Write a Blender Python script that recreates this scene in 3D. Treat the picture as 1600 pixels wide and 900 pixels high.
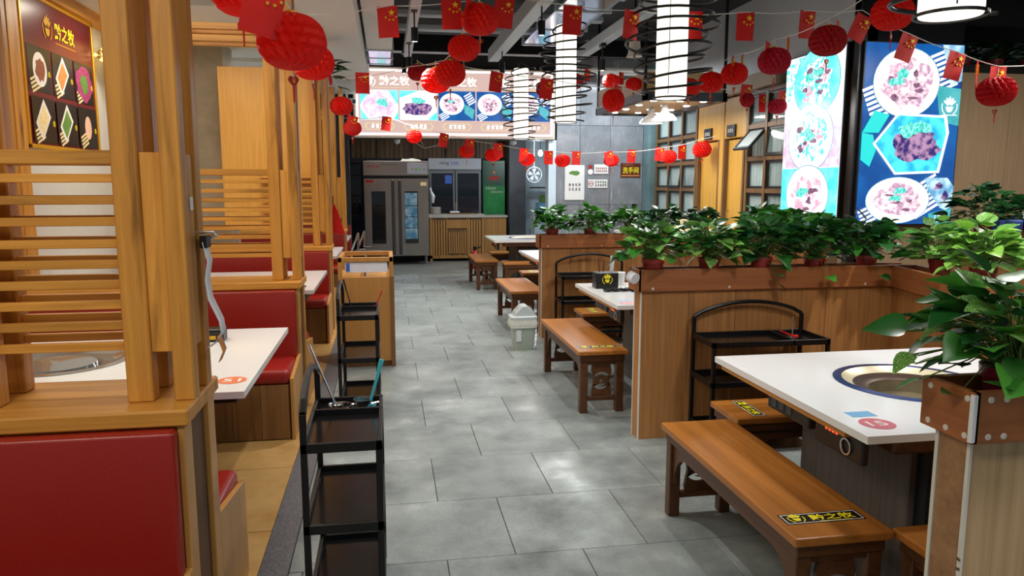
import bpy, bmesh, math, random
from mathutils import Vector, Matrix, Euler
R = math.radians
for o in list(bpy.data.objects): bpy.data.objects.remove(o)
S = bpy.context.scene
COL = S.collection

# ------------------------------------------------------------------ camera, world, light, exposure
cd = bpy.data.cameras.new('camera'); cam = bpy.data.objects.new('camera', cd); COL.objects.link(cam)
cd.sensor_width = 36.0; cd.lens = 1160.0 / 1600.0 * 36.0; cd.clip_start = 0.05; cd.clip_end = 100
cam.location = (0, 0, 1.6)
cam.rotation_euler = (R(90 - 8.0), 0, R(-9.5))
S.camera = cam
S.view_settings.view_transform = 'Standard'; S.view_settings.look = 'None'
S.view_settings.gamma = 1.0; S.view_settings.use_curve_mapping = False
S.view_settings.exposure = 0.12
W = bpy.data.worlds.new('world'); S.world = W; W.use_nodes = True
W.node_tree.nodes['Background'].inputs[0].default_value = (0.80, 0.90, 1.0, 1)
W.node_tree.nodes['Background'].inputs[1].default_value = 0.30

def area(name, loc, size, power, color, rot=(0, 0, 0)):
    l = bpy.data.lights.new(name, 'AREA'); l.shape = 'RECTANGLE'; l.size, l.size_y = size
    l.energy = power; l.color = color
    o = bpy.data.objects.new(name, l); COL.objects.link(o); o.location = loc; o.rotation_euler = rot
    return o
def spot(name, loc, power, color, ang=70, blend=.6, rot=(0, 0, 0), r=.04):
    l = bpy.data.lights.new(name, 'SPOT'); l.energy = power; l.color = color
    l.spot_size = R(ang); l.spot_blend = blend; l.shadow_soft_size = r
    o = bpy.data.objects.new(name, l); COL.objects.link(o); o.location = loc; o.rotation_euler = rot
    return o
def point(name, loc, power, color, r=.05):
    l = bpy.data.lights.new(name, 'POINT'); l.energy = power; l.color = color; l.shadow_soft_size = r
    o = bpy.data.objects.new(name, l); COL.objects.link(o); o.location = loc
    return o
WARM = (1.0, .90, .74); COOL = (.86, .94, 1.0); NEU = (1.0, .97, .92)
# added fill lights without seen sources: under the booth soffit and behind the camera
area('soffit_fill', (-1.5, 3.9, 3.02), (1.4, .3), 34, WARM)
area('soffit_fill', (-1.5, 6.8, 3.02), (1.4, .3), 34, WARM)
area('soffit_fill', (-1.5, 9.7, 3.02), (1.4, .3), 30, WARM)
area('front_hall_fill', (-1.2, .6, 3.0), (1.6, .6), 38, WARM)
area('front_hall_fill', (1.8, .2, 3.5), (2.4, .6), 45, NEU)
# track spots above the aisle and the tables
for (x, y, p) in ((.30, 3.8, 90), (.30, 5.6, 100), (.30, 7.5, 90), (.30, 9.2, 110), (.30, 11.4, 120), (1.45, 3.9, 70), (1.45, 7.0, 90), (1.45, 9.4, 80), (2.62, 9.0, 80), (2.62, 6.6, 60)):
    spot('track_spot_light', (x, y, 2.93), p, NEU, 88, .7, (0, 0, 0))
spot('downlight', (3.3, 3.5, 2.95), 150, NEU, 60, .5)
point('kitchen_bulb_light', (2.88, 14.2, 2.15), 45, COOL)
area('kitchen_light', (.9, 14.6, 2.72), (2.6, .5), 26, NEU)
area('corridor_fill', (3.6, 12.2, 3.4), (1.6, .5), 65, COOL)  # fill light added to brighten the marble wall
area('canopy_light', (3.62, 9.0, 2.59), (.8, .3), 34, NEU)
area('canopy_light', (3.62, 10.55, 2.59), (.8, .5), 34, NEU)
area('right_hall_fill', (5.6, 4.6, 3.1), (1.6, .8), 80, NEU)  # added fill for the right side of the hall, source unseen
# bulbs at the foot of the coil pendants
for (x, y, z) in ((2.19, 2.70, 2.235), (2.14, 5.50, 2.225), (2.06, 8.55, 2.285), (2.12, 11.8, 2.285)): spot('pendant_bulb_light', (x, y, z), 42, NEU, 150, .35, (0, 0, 0), .07)

# ------------------------------------------------------------------ materials
def lin(h):
    h = h.lstrip('#'); c = [int(h[i:i + 2], 16) / 255 for i in (0, 2, 4)]
    return tuple((v / 12.92 if v <= .04045 else ((v + .055) / 1.055) ** 2.4) for v in c) + (1,)
MATS = {}
def base(name, rough=.5, metal=0., spec=.5):
    m = bpy.data.materials.new(name); m.use_nodes = True; MATS[name] = m
    b = m.node_tree.nodes['Principled BSDF']
    b.inputs['Roughness'].default_value = rough; b.inputs['Metallic'].default_value = metal
    b.inputs['Specular IOR Level'].default_value = spec
    return m, m.node_tree, b
def plain(name, c, rough=.5, metal=0., spec=.5, var=.06, vscale=8., bump=0.):
    m, t, b = base(name, rough, metal, spec); n = t.nodes; l = t.links
    tc = n.new('ShaderNodeTexCoord'); no = n.new('ShaderNodeTexNoise'); no.inputs['Scale'].default_value = vscale
    no.inputs['Detail'].default_value = 4; l.new(tc.outputs['Object'], no.inputs['Vector'])
    hs = n.new('ShaderNodeHueSaturation'); hs.inputs['Color'].default_value = lin(c)
    mr = n.new('ShaderNodeMapRange'); mr.inputs['To Min'].default_value = 1 - var * 2; mr.inputs['To Max'].default_value = 1 + var * 2
    l.new(no.outputs['Fac'], mr.inputs['Value']); l.new(mr.outputs[0], hs.inputs['Value']); l.new(hs.outputs[0], b.inputs['Base Color'])
    if bump:
        bp = n.new('ShaderNodeBump'); bp.inputs['Strength'].default_value = bump; bp.inputs['Distance'].default_value = .004
        l.new(no.outputs['Fac'], bp.inputs['Height']); l.new(bp.outputs[0], b.inputs['Normal'])
    return m
def wood(name, c1, c2, axis='z', rough=.42, fine=26., dark=.35, spec=.45, rand=.16):
    m, t, b = base(name, rough, 0, spec); n = t.nodes; l = t.links
    tc = n.new('ShaderNodeTexCoord'); oi = n.new('ShaderNodeObjectInfo')
    ad = n.new('ShaderNodeVectorMath'); ad.operation = 'ADD'
    mu = n.new('ShaderNodeMath'); mu.operation = 'MULTIPLY'; mu.inputs[1].default_value = 37.
    l.new(oi.outputs['Random'], mu.inputs[0]); l.new(tc.outputs['Object'], ad.inputs[0]); l.new(mu.outputs[0], ad.inputs[1])
    mp = n.new('ShaderNodeMapping'); sc = [fine, fine, fine]; sc['xyz'.index(axis)] = fine * .035
    mp.inputs['Scale'].default_value = sc; l.new(ad.outputs[0], mp.inputs['Vector'])
    n1 = n.new('ShaderNodeTexNoise'); n1.inputs['Scale'].default_value = 1.; n1.inputs['Detail'].default_value = 8; n1.inputs['Roughness'].default_value = .62; n1.inputs['Distortion'].default_value = .35
    l.new(mp.outputs[0], n1.inputs['Vector'])
    cr = n.new('ShaderNodeValToRGB'); e = cr.color_ramp.elements
    e[0].position = .25; e[0].color = lin(c2); e[1].position = .66; e[1].color = lin(c1); l.new(n1.outputs['Fac'], cr.inputs[0])
    mp2 = n.new('ShaderNodeMapping'); sc2 = [16., 16., 16.]; sc2['xyz'.index(axis)] = 1.5; mp2.inputs['Scale'].default_value = sc2
    l.new(ad.outputs[0], mp2.inputs['Vector'])
    n2 = n.new('ShaderNodeTexNoise'); n2.inputs['Scale'].default_value = .9; n2.inputs['Detail'].default_value = 5; n2.inputs['Distortion'].default_value = .6; l.new(mp2.outputs[0], n2.inputs['Vector'])
    cr2 = n.new('ShaderNodeValToRGB'); e = cr2.color_ramp.elements
    e[0].position = .27; e[0].color = (1 - dark, 1 - dark * 1.05, 1 - dark * 1.15, 1); e[1].position = .44; e[1].color = (1, 1, 1, 1)
    l.new(n2.outputs['Fac'], cr2.inputs[0])
    mx = n.new('ShaderNodeMix'); mx.data_type = 'RGBA'; mx.blend_type = 'MULTIPLY'; mx.inputs['Factor'].default_value = 1
    l.new(cr.outputs[0], mx.inputs['A']); l.new(cr2.outputs[0], mx.inputs['B'])
    hs = n.new('ShaderNodeHueSaturation'); l.new(mx.outputs['Result'], hs.inputs['Color'])
    mr = n.new('ShaderNodeMapRange'); mr.inputs['To Min'].default_value = 1 - rand; mr.inputs['To Max'].default_value = 1 + rand
    l.new(oi.outputs['Random'], mr.inputs['Value']); l.new(mr.outputs[0], hs.inputs['Value']); l.new(hs.outputs[0], b.inputs['Base Color'])
    bp = n.new('ShaderNodeBump'); bp.inputs['Strength'].default_value = .25; bp.inputs['Distance'].default_value = .002
    l.new(n1.outputs['Fac'], bp.inputs['Height']); l.new(bp.outputs[0], b.inputs['Normal'])
    return m
def stone(name, c1, c2, scale=3., rough=.35, rand=.08, vein=None, spec=.5, bump=.1):
    m, t, b = base(name, rough, 0, spec); n = t.nodes; l = t.links
    tc = n.new('ShaderNodeTexCoord'); oi = n.new('ShaderNodeObjectInfo'); ad = n.new('ShaderNodeVectorMath'); ad.operation = 'ADD'
    mu = n.new('ShaderNodeMath'); mu.operation = 'MULTIPLY'; mu.inputs[1].default_value = 23.
    l.new(oi.outputs['Random'], mu.inputs[0]); l.new(tc.outputs['Object'], ad.inputs[0]); l.new(mu.outputs[0], ad.inputs[1])
    n1 = n.new('ShaderNodeTexNoise'); n1.inputs['Scale'].default_value = scale; n1.inputs['Detail'].default_value = 9; n1.inputs['Roughness'].default_value = .68
    l.new(ad.outputs[0], n1.inputs['Vector'])
    cr = n.new('ShaderNodeValToRGB'); e = cr.color_ramp.elements
    e[0].position = .34; e[0].color = lin(c2); e[1].position = .64; e[1].color = lin(c1); l.new(n1.outputs['Fac'], cr.inputs[0])
    out = cr.outputs[0]
    if vein:
        mp = n.new('ShaderNodeMapping'); mp.inputs['Rotation'].default_value = (.6, .5, .7); mp.inputs['Scale'].default_value = (9, 9, 1.1)
        l.new(ad.outputs[0], mp.inputs['Vector'])
        n3 = n.new('ShaderNodeTexNoise'); n3.inputs['Scale'].default_value = 2.2; n3.inputs['Detail'].default_value = 5; l.new(mp.outputs[0], n3.inputs['Vector'])
        c3 = n.new('ShaderNodeValToRGB'); e = c3.color_ramp.elements; e[0].position = .63; e[0].color = (0, 0, 0, 1); e[1].position = .72; e[1].color = (.6, .6, .6, 1)
        l.new(n3.outputs['Fac'], c3.inputs[0])
        mx = n.new('ShaderNodeMix'); mx.data_type = 'RGBA'; l.new(c3.outputs[0], mx.inputs['Factor']); l.new(out, mx.inputs['A']); mx.inputs['B'].default_value = lin(vein)
        out = mx.outputs['Result']
    hs = n.new('ShaderNodeHueSaturation'); l.new(out, hs.inputs['Color'])
    mr = n.new('ShaderNodeMapRange'); mr.inputs['To Min'].default_value = 1 - rand; mr.inputs['To Max'].default_value = 1 + rand
    l.new(oi.outputs['Random'], mr.inputs['Value']); l.new(mr.outputs[0], hs.inputs['Value']); l.new(hs.outputs[0], b.inputs['Base Color'])
    bp = n.new('ShaderNodeBump'); bp.inputs['Strength'].default_value = bump; bp.inputs['Distance'].default_value = .004
    l.new(n1.outputs['Fac'], bp.inputs['Height']); l.new(bp.outputs[0], b.inputs['Normal'])
    return m
def emit(name, c, s, c2=None, scale=20., lo=.4, hi=.6):
    m = bpy.data.materials.new(name); m.use_nodes = True; MATS[name] = m; t = m.node_tree; n = t.nodes; l = t.links
    b = n['Principled BSDF']; b.inputs['Base Color'].default_value = (.02, .02, .02, 1); b.inputs['Roughness'].default_value = .25
    b.inputs['Emission Strength'].default_value = s; b.inputs['Emission Color'].default_value = lin(c)
    if c2:
        tc = n.new('ShaderNodeTexCoord'); no = n.new('ShaderNodeTexNoise'); no.inputs['Scale'].default_value = scale; no.inputs['Detail'].default_value = 4
        l.new(tc.outputs['Object'], no.inputs['Vector']); cr = n.new('ShaderNodeValToRGB'); e = cr.color_ramp.elements
        e[0].position = lo; e[0].color = lin(c); e[1].position = hi; e[1].color = lin(c2)
        l.new(no.outputs['Fac'], cr.inputs[0]); l.new(cr.outputs[0], b.inputs['Emission Color'])
    return m
def paper(name, c, tr=.35, c2=None, rough=.6):
    m = bpy.data.materials.new(name); m.use_nodes = True; MATS[name] = m; t = m.node_tree; n = t.nodes; l = t.links
    b = n['Principled BSDF']; b.inputs['Base Color'].default_value = lin(c); b.inputs['Roughness'].default_value = rough
    tl = n.new('ShaderNodeBsdfTranslucent'); tl.inputs['Color'].default_value = lin(c2 or c)
    mx = n.new('ShaderNodeMixShader'); mx.inputs[0].default_value = tr
    l.new(b.outputs[0], mx.inputs[1]); l.new(tl.outputs[0], mx.inputs[2]); l.new(mx.outputs[0], n['Material Output'].inputs['Surface'])
    return m
def leafmat(name, c1, c2, c3=None):
    m = bpy.data.materials.new(name); m.use_nodes = True; MATS[name] = m; t = m.node_tree; n = t.nodes; l = t.links
    b = n['Principled BSDF']; b.inputs['Roughness'].default_value = .33
    oi = n.new('ShaderNodeObjectInfo'); ge = n.new('ShaderNodeNewGeometry')
    ad = n.new('ShaderNodeMath'); ad.operation = 'ADD'; fr = n.new('ShaderNodeMath'); fr.operation = 'FRACT'
    l.new(oi.outputs['Random'], ad.inputs[0]); l.new(ge.outputs['Random Per Island'], ad.inputs[1]); l.new(ad.outputs[0], fr.inputs[0])
    cr = n.new('ShaderNodeValToRGB'); e = cr.color_ramp.elements; e[0].color = lin(c2); e[1].color = lin(c1); l.new(fr.outputs[0], cr.inputs[0])
    out = cr.outputs[0]
    if c3:
        tc = n.new('ShaderNodeTexCoord'); no = n.new('ShaderNodeTexNoise'); no.inputs['Scale'].default_value = 26; no.inputs['Detail'].default_value = 3
        l.new(tc.outputs['Object'], no.inputs['Vector']); c = n.new('ShaderNodeValToRGB'); e = c.color_ramp.elements; e[0].position = .56; e[1].position = .64
        l.new(no.outputs['Fac'], c.inputs[0]); mx = n.new('ShaderNodeMix'); mx.data_type = 'RGBA'
        l.new(c.outputs[0], mx.inputs['Factor']); l.new(out, mx.inputs['A']); mx.inputs['B'].default_value = lin(c3); out = mx.outputs['Result']
    l.new(out, b.inputs['Base Color'])
    tl = n.new('ShaderNodeBsdfTranslucent'); l.new(out, tl.inputs['Color']); ms = n.new('ShaderNodeMixShader'); ms.inputs[0].default_value = .22
    l.new(b.outputs[0], ms.inputs[1]); l.new(tl.outputs[0], ms.inputs[2]); l.new(ms.outputs[0], n['Material Output'].inputs['Surface'])
    return m
def glass(name, c, alpha, rough=.03):
    m, t, b = base(name, rough, 0, .5); b.inputs['Base Color'].default_value = lin(c); b.inputs['Alpha'].default_value = alpha
    return m

wood('booth_x', '#d79a42', '#ad7126', 'x', fine=34, dark=.5); wood('booth_y', '#d79a42', '#ad7126', 'y', fine=34); wood('booth_z', '#d2953f', '#a56a24', 'z', fine=34, dark=.7, rand=.2)
wood('booth_dark', '#6a4522', '#472c14', 'z', rough=.6)
wood('booth_panel', '#d9a24c', '#c88f3c', 'z', dark=.06, fine=60, rand=.03)
wood('base_z', '#8a6238', '#6b4a28', 'z', rand=.1)
wood('part_z', '#b78048', '#95633a', 'z', dark=.28, rand=.06, rough=.5, fine=55)
wood('part_board_x', '#a8683a', '#8a5028', 'x', dark=.15, rand=.05, rough=.5); wood('part_board_y', '#a8683a', '#8a5028', 'y', dark=.15, rand=.05, rough=.5)
wood('stand_z', '#c9a981', '#a5865f', 'z', dark=.18, rand=.04, rough=.6); wood('stand_side', '#a8805a', '#85603f', 'x', dark=.2, rand=.02, rough=.6)
wood('bench_y', '#ad6f30', '#8a541f', 'y', dark=.16, rand=.08, rough=.3, fine=18); wood('bench_dark', '#5e3b20', '#432714', 'y', dark=.3, rand=.08, rough=.4)
wood('counter_z', '#b98a4e', '#9c713c', 'z', dark=.15, rand=.08); wood('station', '#c08c4a', '#ae7b3c', 'z', dark=.08, rand=.03, fine=40)
wood('door_wood', '#d0a045', '#b88735', 'z', dark=.1, rand=.04, fine=40); wood('frame_wood', '#7b5c38', '#5c4327', 'z', dark=.2, rand=.04)
wood('wall_wood', '#b49878', '#9f8464', 'z', dark=.06, rand=.02, fine=60); wood('slat_dark', '#8a6a44', '#4c3620', 'z', dark=.5, fine=30)
wood('pedestal', '#6d625c', '#544a46', 'z', dark=.15, rand=.03, fine=40)
wood('canopy_wood', '#c09a66', '#a8824e', 'x', dark=.1)
def tilemat(name, c1, c2, c3):
    m, t, b = base(name, .3); n = t.nodes; l = t.links
    ge = n.new('ShaderNodeNewGeometry'); oi = n.new('ShaderNodeObjectInfo')
    n1 = n.new('ShaderNodeTexNoise'); n1.inputs['Scale'].default_value = 2.2; n1.inputs['Detail'].default_value = 7; n1.inputs['Roughness'].default_value = .62
    n2 = n.new('ShaderNodeTexNoise'); n2.inputs['Scale'].default_value = 60; n2.inputs['Detail'].default_value = 3
    for q in (n1, n2): l.new(ge.outputs['Position'], q.inputs['Vector'])
    cr = n.new('ShaderNodeValToRGB'); e = cr.color_ramp.elements; e[0].position = .32; e[0].color = lin(c2); e[1].position = .60; e[1].color = lin(c1)
    x = cr.color_ramp.elements.new(.72); x.color = lin(c3); l.new(n1.outputs['Fac'], cr.inputs[0])
    ad = n.new('ShaderNodeMath'); ad.operation = 'MULTIPLY_ADD'; ad.inputs[1].default_value = .22; l.new(oi.outputs['Random'], ad.inputs[0])
    mr = n.new('ShaderNodeMapRange'); mr.inputs['To Min'].default_value = .70; mr.inputs['To Max'].default_value = 1.08; l.new(n2.outputs['Fac'], mr.inputs['Value']); l.new(mr.outputs[0], ad.inputs[2])
    hs = n.new('ShaderNodeHueSaturation'); l.new(cr.outputs[0], hs.inputs['Color']); l.new(ad.outputs[0], hs.inputs['Value']); l.new(hs.outputs[0], b.inputs['Base Color'])
    rr = n.new('ShaderNodeMapRange'); rr.inputs['From Min'].default_value = .35; rr.inputs['From Max'].default_value = .68; rr.inputs['To Min'].default_value = .48; rr.inputs['To Max'].default_value = .17; l.new(n1.outputs['Fac'], rr.inputs['Value']); l.new(rr.outputs[0], b.inputs['Roughness'])
    bp = n.new('ShaderNodeBump'); bp.inputs['Strength'].default_value = .3; bp.inputs['Distance'].default_value = .003; l.new(n1.outputs['Fac'], bp.inputs['Height']); l.new(bp.outputs[0], b.inputs['Normal'])
tilemat('tile', '#949d9d', '#636b6b', '#b0b8b9')
stone('far_tile', '#878d8a', '#6a706d', 1.6, .32, 0, None, .5, .1)
stone('grout', '#5e6361', '#4c504e', 8, .8)
stone('granite', '#84858a', '#3a3b3e', 140, .4, 0)
stone('booth_tile', '#d0a86a', '#b98d50', 5, .35, .08)
stone('marble', '#8e9297', '#74787d', 2.2, .16, .03, '#c6cad0', .5, .02)
stone('marble_blue', '#6f8a8e', '#557377', 2.2, .2, .03, '#93aeb2', .5, .02)
stone('plaster', '#a49a86', '#8d8473', 3, .8, 0)
plain('left_wall', '#cfcec8', .7, var=.03); plain('white_wall', '#d9dcd8', .7, var=.02); plain('wall_blue_lit', '#9fc0d4', .6, var=.03); plain('soffit', '#d8dcda', .7, var=.015)
plain('black_ceiling', '#202226', .8, var=.1); plain('beam_grey', '#b9c2c8', .5, var=.04); plain('duct_grey', '#d2cec6', .45, var=.04)
plain('duct_shiny', '#c9d4e6', .12, .9, var=.08); plain('duct_dark', '#2b2d31', .6); plain('duct_white', '#cfd4d8', .4, var=.03)
plain('leather', '#8f1b12', .34, var=.05, vscale=120, bump=.12); plain('leather_dark', '#6d130e', .34, var=.05, vscale=120, bump=.12)
plain('quartz', '#ebedef', .14, var=.025, vscale=160); plain('quartz_edge', '#cfcac0', .3, var=.05, vscale=100)
plain('black_metal', '#0d0d0f', .38, .2, var=.1); plain('black_tray', '#121214', .16, .1, var=.1); plain('black_plastic', '#101113', .35)
plain('chrome', '#cfd2d6', .18, 1., var=.05); plain('steel', '#9b9893', .3, 1., var=.08, vscale=3); plain('steel_dark', '#5c5c5e', .32, 1., var=.06)
plain('dark_inside', '#15171a', .5); plain('kitchen_dark', '#26292e', .6, var=.1); plain('grey_col', '#565a60', .5, var=.12)
plain('burner_inside', '#8d8268', .35, .4, var=.2); plain('cream_ring', '#d9cfae', .3, .3, var=.05); plain('burnt', '#4a3326', .4, .5, var=.2); plain('ring_blue', '#4a63a8', .2, .8, var=.1)
plain('glass_top', '#8d9296', .06, .6, var=.05)
paper('lantern_red', '#ee2416', .42, '#ff3c1e'); paper('lantern_deep', '#bc1420', .38, '#d81c24'); paper('lantern_mag', '#c01a3a', .4, '#e01848'); paper('flag_red', '#d01a14', .3, '#e02018')
plain('star_yellow', '#ffd61f', .5, var=0); plain('gold', '#d9a520', .35, .4, var=.05); plain('string_white', '#e8e4dc', .7, var=0)
plain('tag_red', '#a5120e', .5); plain('tassel_red', '#d01812', .7)
plain('pot', '#8e2a26', .38, var=.06); plain('pot_mag', '#7d1838', .32, var=.06); plain('soil', '#2c2018', .9, var=.2, vscale=60, bump=.5); plain('stem', '#5d7a34', .5)
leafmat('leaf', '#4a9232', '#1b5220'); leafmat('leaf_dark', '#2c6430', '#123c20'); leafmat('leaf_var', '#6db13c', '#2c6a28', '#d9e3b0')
leafmat('leaf_lit', '#8fd03c', '#3f8a28', '#d6e8a0'); leafmat('leaf_shade', '#2a4a34', '#14281c')  # wing plant's leaves brightened in colour for the strong light on them
plain('yellow_print', '#f2e21a', .5, var=0); plain('black_print', '#0d0d0d', .35, var=0); plain('white_print', '#e9e9e6', .5, var=0)
plain('orange_print', '#e0713c', .4, var=0); plain('pink_print', '#d9707e', .3, var=0); plain('blue_print', '#3a66c0', .4, var=0); plain('ltblue_print', '#79b4e2', .3, var=0)
plain('paper_white', '#dfe2ea', .7, var=.03); plain('poster_red', '#6d1a20', .28, var=.06); plain('poster_black', '#1c1817', .3, var=.3, vscale=12)
plain('plate_white', '#eeeae6', .3, var=.04); plain('food_brown', '#8a4a2c', .5, var=.5, vscale=60); plain('food_orange', '#d98a4a', .5, var=.4, vscale=60)
plain('food_cream', '#ecd9a0', .5, var=.15, vscale=40); plain('food_purple', '#a13a6e', .5, var=.5, vscale=40); plain('food_green', '#5c8a3c', .5, var=.4, vscale=50); plain('food_pink', '#e6b9a0', .5, var=.1)
plain('bin_grey', '#a9b5ac', .35, var=.04); plain('bin_lid', '#c9d4d6', .3, var=.03); plain('bag', '#d9ddd4', .15, var=.1, vscale=30, bump=.6)
plain('teal', '#3fb5c6', .35, var=.02); plain('red_plastic', '#c61f1a', .35, var=.02); plain('extinguisher', '#a8171a', .3, var=.02)
plain('curtain', '#c6d1cf', .8, var=.05); plain('sash_black', '#17191c', .4); plain('bulkhead', '#b9a88c', .6, var=.03); plain('door_sign', '#14161a', .3)
plain('wc_sign', '#5a2418', .35, var=.03); plain('cream_board', '#d9cfc0', .6, var=.04); plain('white_enamel', '#e8ecee', .2, var=.01)
plain('fridge_grey', '#6f757c', .35, .3, var=.05); plain('fridge_head', '#a6aeb8', .35, .2, var=.03); plain('green_print', '#1f8a44', .35, var=.35, vscale=5); plain('green_dark', '#0f4d34', .35, var=.15)
plain('tile_white', '#cfe2ee', .25, var=.02); plain('worktop', '#b9b6ae', .3, var=.05)
plain('edge_white', '#d9d6cc', .5, var=.05); plain('screw', '#d6cfc6', .4, var=0); plain('pillow_blue', '#3b57a8', .5)
glass('pane', '#9fb6b4', .22); glass('pane_glare', '#c4cfd0', .8); glass('dark_glass', '#1a2024', .55); glass('fridge_glass', '#2a3442', .35)  # pane of the open sash is whitened in place of a reflection
emit('pendant_glow', '#fff6e6', 1.45); emit('sign_white', '#fff6ea', 2.6); emit('sign_bg', '#cfb0a8', 1.1); emit('sign_text', '#fff7df', 2.4); emit('sign_line', '#e8d2a4', 1.0)
emit('led_white', '#ffffff', 14.); emit('spot_glow', '#fffaf0', 9.); emit('led_red', '#ff3a20', 3.); emit('bulb_glow', '#eaf6ff', 18.)
emit('lb_white', '#f2f8ff', 1.15); emit('lb_blue', '#08509e', 0.95, '#0b64b4', 3); emit('lb_cyan', '#4ad8ee', 1.49, '#1fa0e0', 6); emit('lb_cyan2', '#7fe9f0', 1.56, '#46cfe0', 5)
emit('lb_pinkwhite', '#f4e6f2', 1.2, '#d9b8d6', 9, .4, .62); emit('lb_food', '#b78aa8', 1.30, '#f4dbe2', 22, .4, .6); emit('lb_meat', '#3b2a78', 0.98, '#c79ac0', 16, .42, .6)
emit('lb_green', '#19b8a8', 1.30, '#8ff0e0', 40, .4, .6); emit('lb_stone', '#5a9ac0', 1.30, '#bfe0ee', 8); emit('lb_teal', '#3c8aa8', 1.17); emit('lb_leaf', '#25c9c4', 1.37); emit('lb_card', '#3aa6ac', 1.17, '#57b4bc', 4)
emit('lb_pink2', '#e0a8c0', 1.1, '#f6dfe6', 30); emit('lb_brown', '#7a4a72', .8, '#b98aa4', 30); emit('lb_bowl', '#fbf4ef', 1.2); emit('lb_greens', '#58c8cc', 1.43, '#f2fbff', 16, .44, .54); emit('lb_warm', '#d99ab0', 1.49, '#f8f0f4', 10, .42, .56)

# ------------------------------------------------------------------ mesh helpers
class MB:
    def __init__(s): s.v = []; s.f = []
    def box(s, x0, x1, y0, y1, z0, z1):
        i = len(s.v)
        s.v += [(x0, y0, z0), (x1, y0, z0), (x1, y1, z0), (x0, y1, z0), (x0, y0, z1), (x1, y0, z1), (x1, y1, z1), (x0, y1, z1)]
        s.f += [[i + a for a in q] for q in ((0, 3, 2, 1), (4, 5, 6, 7), (0, 1, 5, 4), (1, 2, 6, 5), (2, 3, 7, 6), (3, 0, 4, 7))]
        return s
    def ring(s, c, ax, r, n):
        ax = Vector(ax).normalized(); t = Vector((0, 0, 1)) if abs(ax.z) < .9 else Vector((1, 0, 0))
        a = ax.cross(t).normalized(); b = ax.cross(a); i = len(s.v)
        for k in range(n):
            w = 2 * math.pi * k / n; p = Vector(c) + (a * math.cos(w) + b * math.sin(w)) * r; s.v.append(tuple(p))
        return i
    def tube(s, pts, r, n=6, cap=True, closed=False):
        pts = [Vector(p) for p in pts]; ids = []; m = len(pts)
        rr = r if isinstance(r, (list, tuple)) else [r] * m
        for k, p in enumerate(pts):
            a = pts[(k - 1) % m] if (closed or k > 0) else p; b = pts[(k + 1) % m] if (closed or k < m - 1) else p
            ids.append(s.ring(p, b - a, rr[k], n))
        for k in range(m if closed else m - 1):
            i, j = ids[k], ids[(k + 1) % m]
            for q in range(n): s.f.append([i + q, i + (q + 1) % n, j + (q + 1) % n, j + q])
        if cap and not closed:
            s.f.append([ids[0] + q for q in reversed(range(n))]); s.f.append([ids[-1] + q for q in range(n)])
        return s
    def lathe(s, prof, n=20, c=(0, 0, 0), cap=(False, False)):
        ids = []
        for r, z in prof:
            i = len(s.v); ids.append(i)
            for k in range(n):
                w = 2 * math.pi * k / n; s.v.append((c[0] + r * math.cos(w), c[1] + r * math.sin(w), c[2] + z))
        for a, b in zip(ids, ids[1:]):
            for k in range(n): s.f.append([a + k, a + (k + 1) % n, b + (k + 1) % n, b + k])
        if cap[0]: s.f.append([ids[0] + k for k in reversed(range(n))])
        if cap[1]: s.f.append([ids[-1] + k for k in range(n)])
        return s
    def prism(s, poly, plane, d0, d1):
        i = len(s.v); n = len(poly)
        for d in (d0, d1):
            for a, b in poly: s.v.append({'xy': (a, b, d), 'xz': (a, d, b), 'yz': (d, a, b)}[plane])
        s.f.append([i + k for k in reversed(range(n))]); s.f.append([i + n + k for k in range(n)])
        for k in range(n): s.f.append([i + k, i + (k + 1) % n, i + n + (k + 1) % n, i + n + k])
        return s
    def mesh(s, name, mat, smooth=False, bev=0., seg=1):
        bm = bmesh.new(); vs = [bm.verts.new(p) for p in s.v]; bm.verts.ensure_lookup_table()
        for f in s.f:
            try: bm.faces.new([vs[k] for k in f])
            except ValueError: pass
        bmesh.ops.recalc_face_normals(bm, faces=bm.faces)
        if bev: bmesh.ops.bevel(bm, geom=[e for e in bm.edges if len(e.link_faces) == 2 and e.calc_face_angle(0) > .5], offset=bev, segments=seg, affect='EDGES', profile=.5)
        me = bpy.data.meshes.new(name); bm.to_mesh(me); bm.free()
        me.materials.append(MATS[mat] if isinstance(mat, str) else mat)
        if smooth: me.shade_smooth() if smooth is True else me.set_sharp_from_angle(angle=smooth)
        return me
    def build(s, name, mat, parent=None, loc=(0, 0, 0), rot=(0, 0, 0), smooth=False, bev=0., seg=1):
        return obj(name, s.mesh(name, mat, smooth, bev, seg), parent, loc, rot)
def obj(name, me, parent=None, loc=(0, 0, 0), rot=(0, 0, 0), scale=None):
    o = bpy.data.objects.new(name, me); COL.objects.link(o); o.location = loc; o.rotation_euler = rot
    if scale: o.scale = (scale,) * 3 if not isinstance(scale, tuple) else scale
    if parent: o.parent = parent
    return o
def bx(name, mat, parent, x0, x1, y0, y1, z0, z1, bev=0., seg=1, smooth=False):
    return MB().box(x0, x1, y0, y1, z0, z1).build(name, mat, parent, bev=bev, seg=seg, smooth=smooth)
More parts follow.
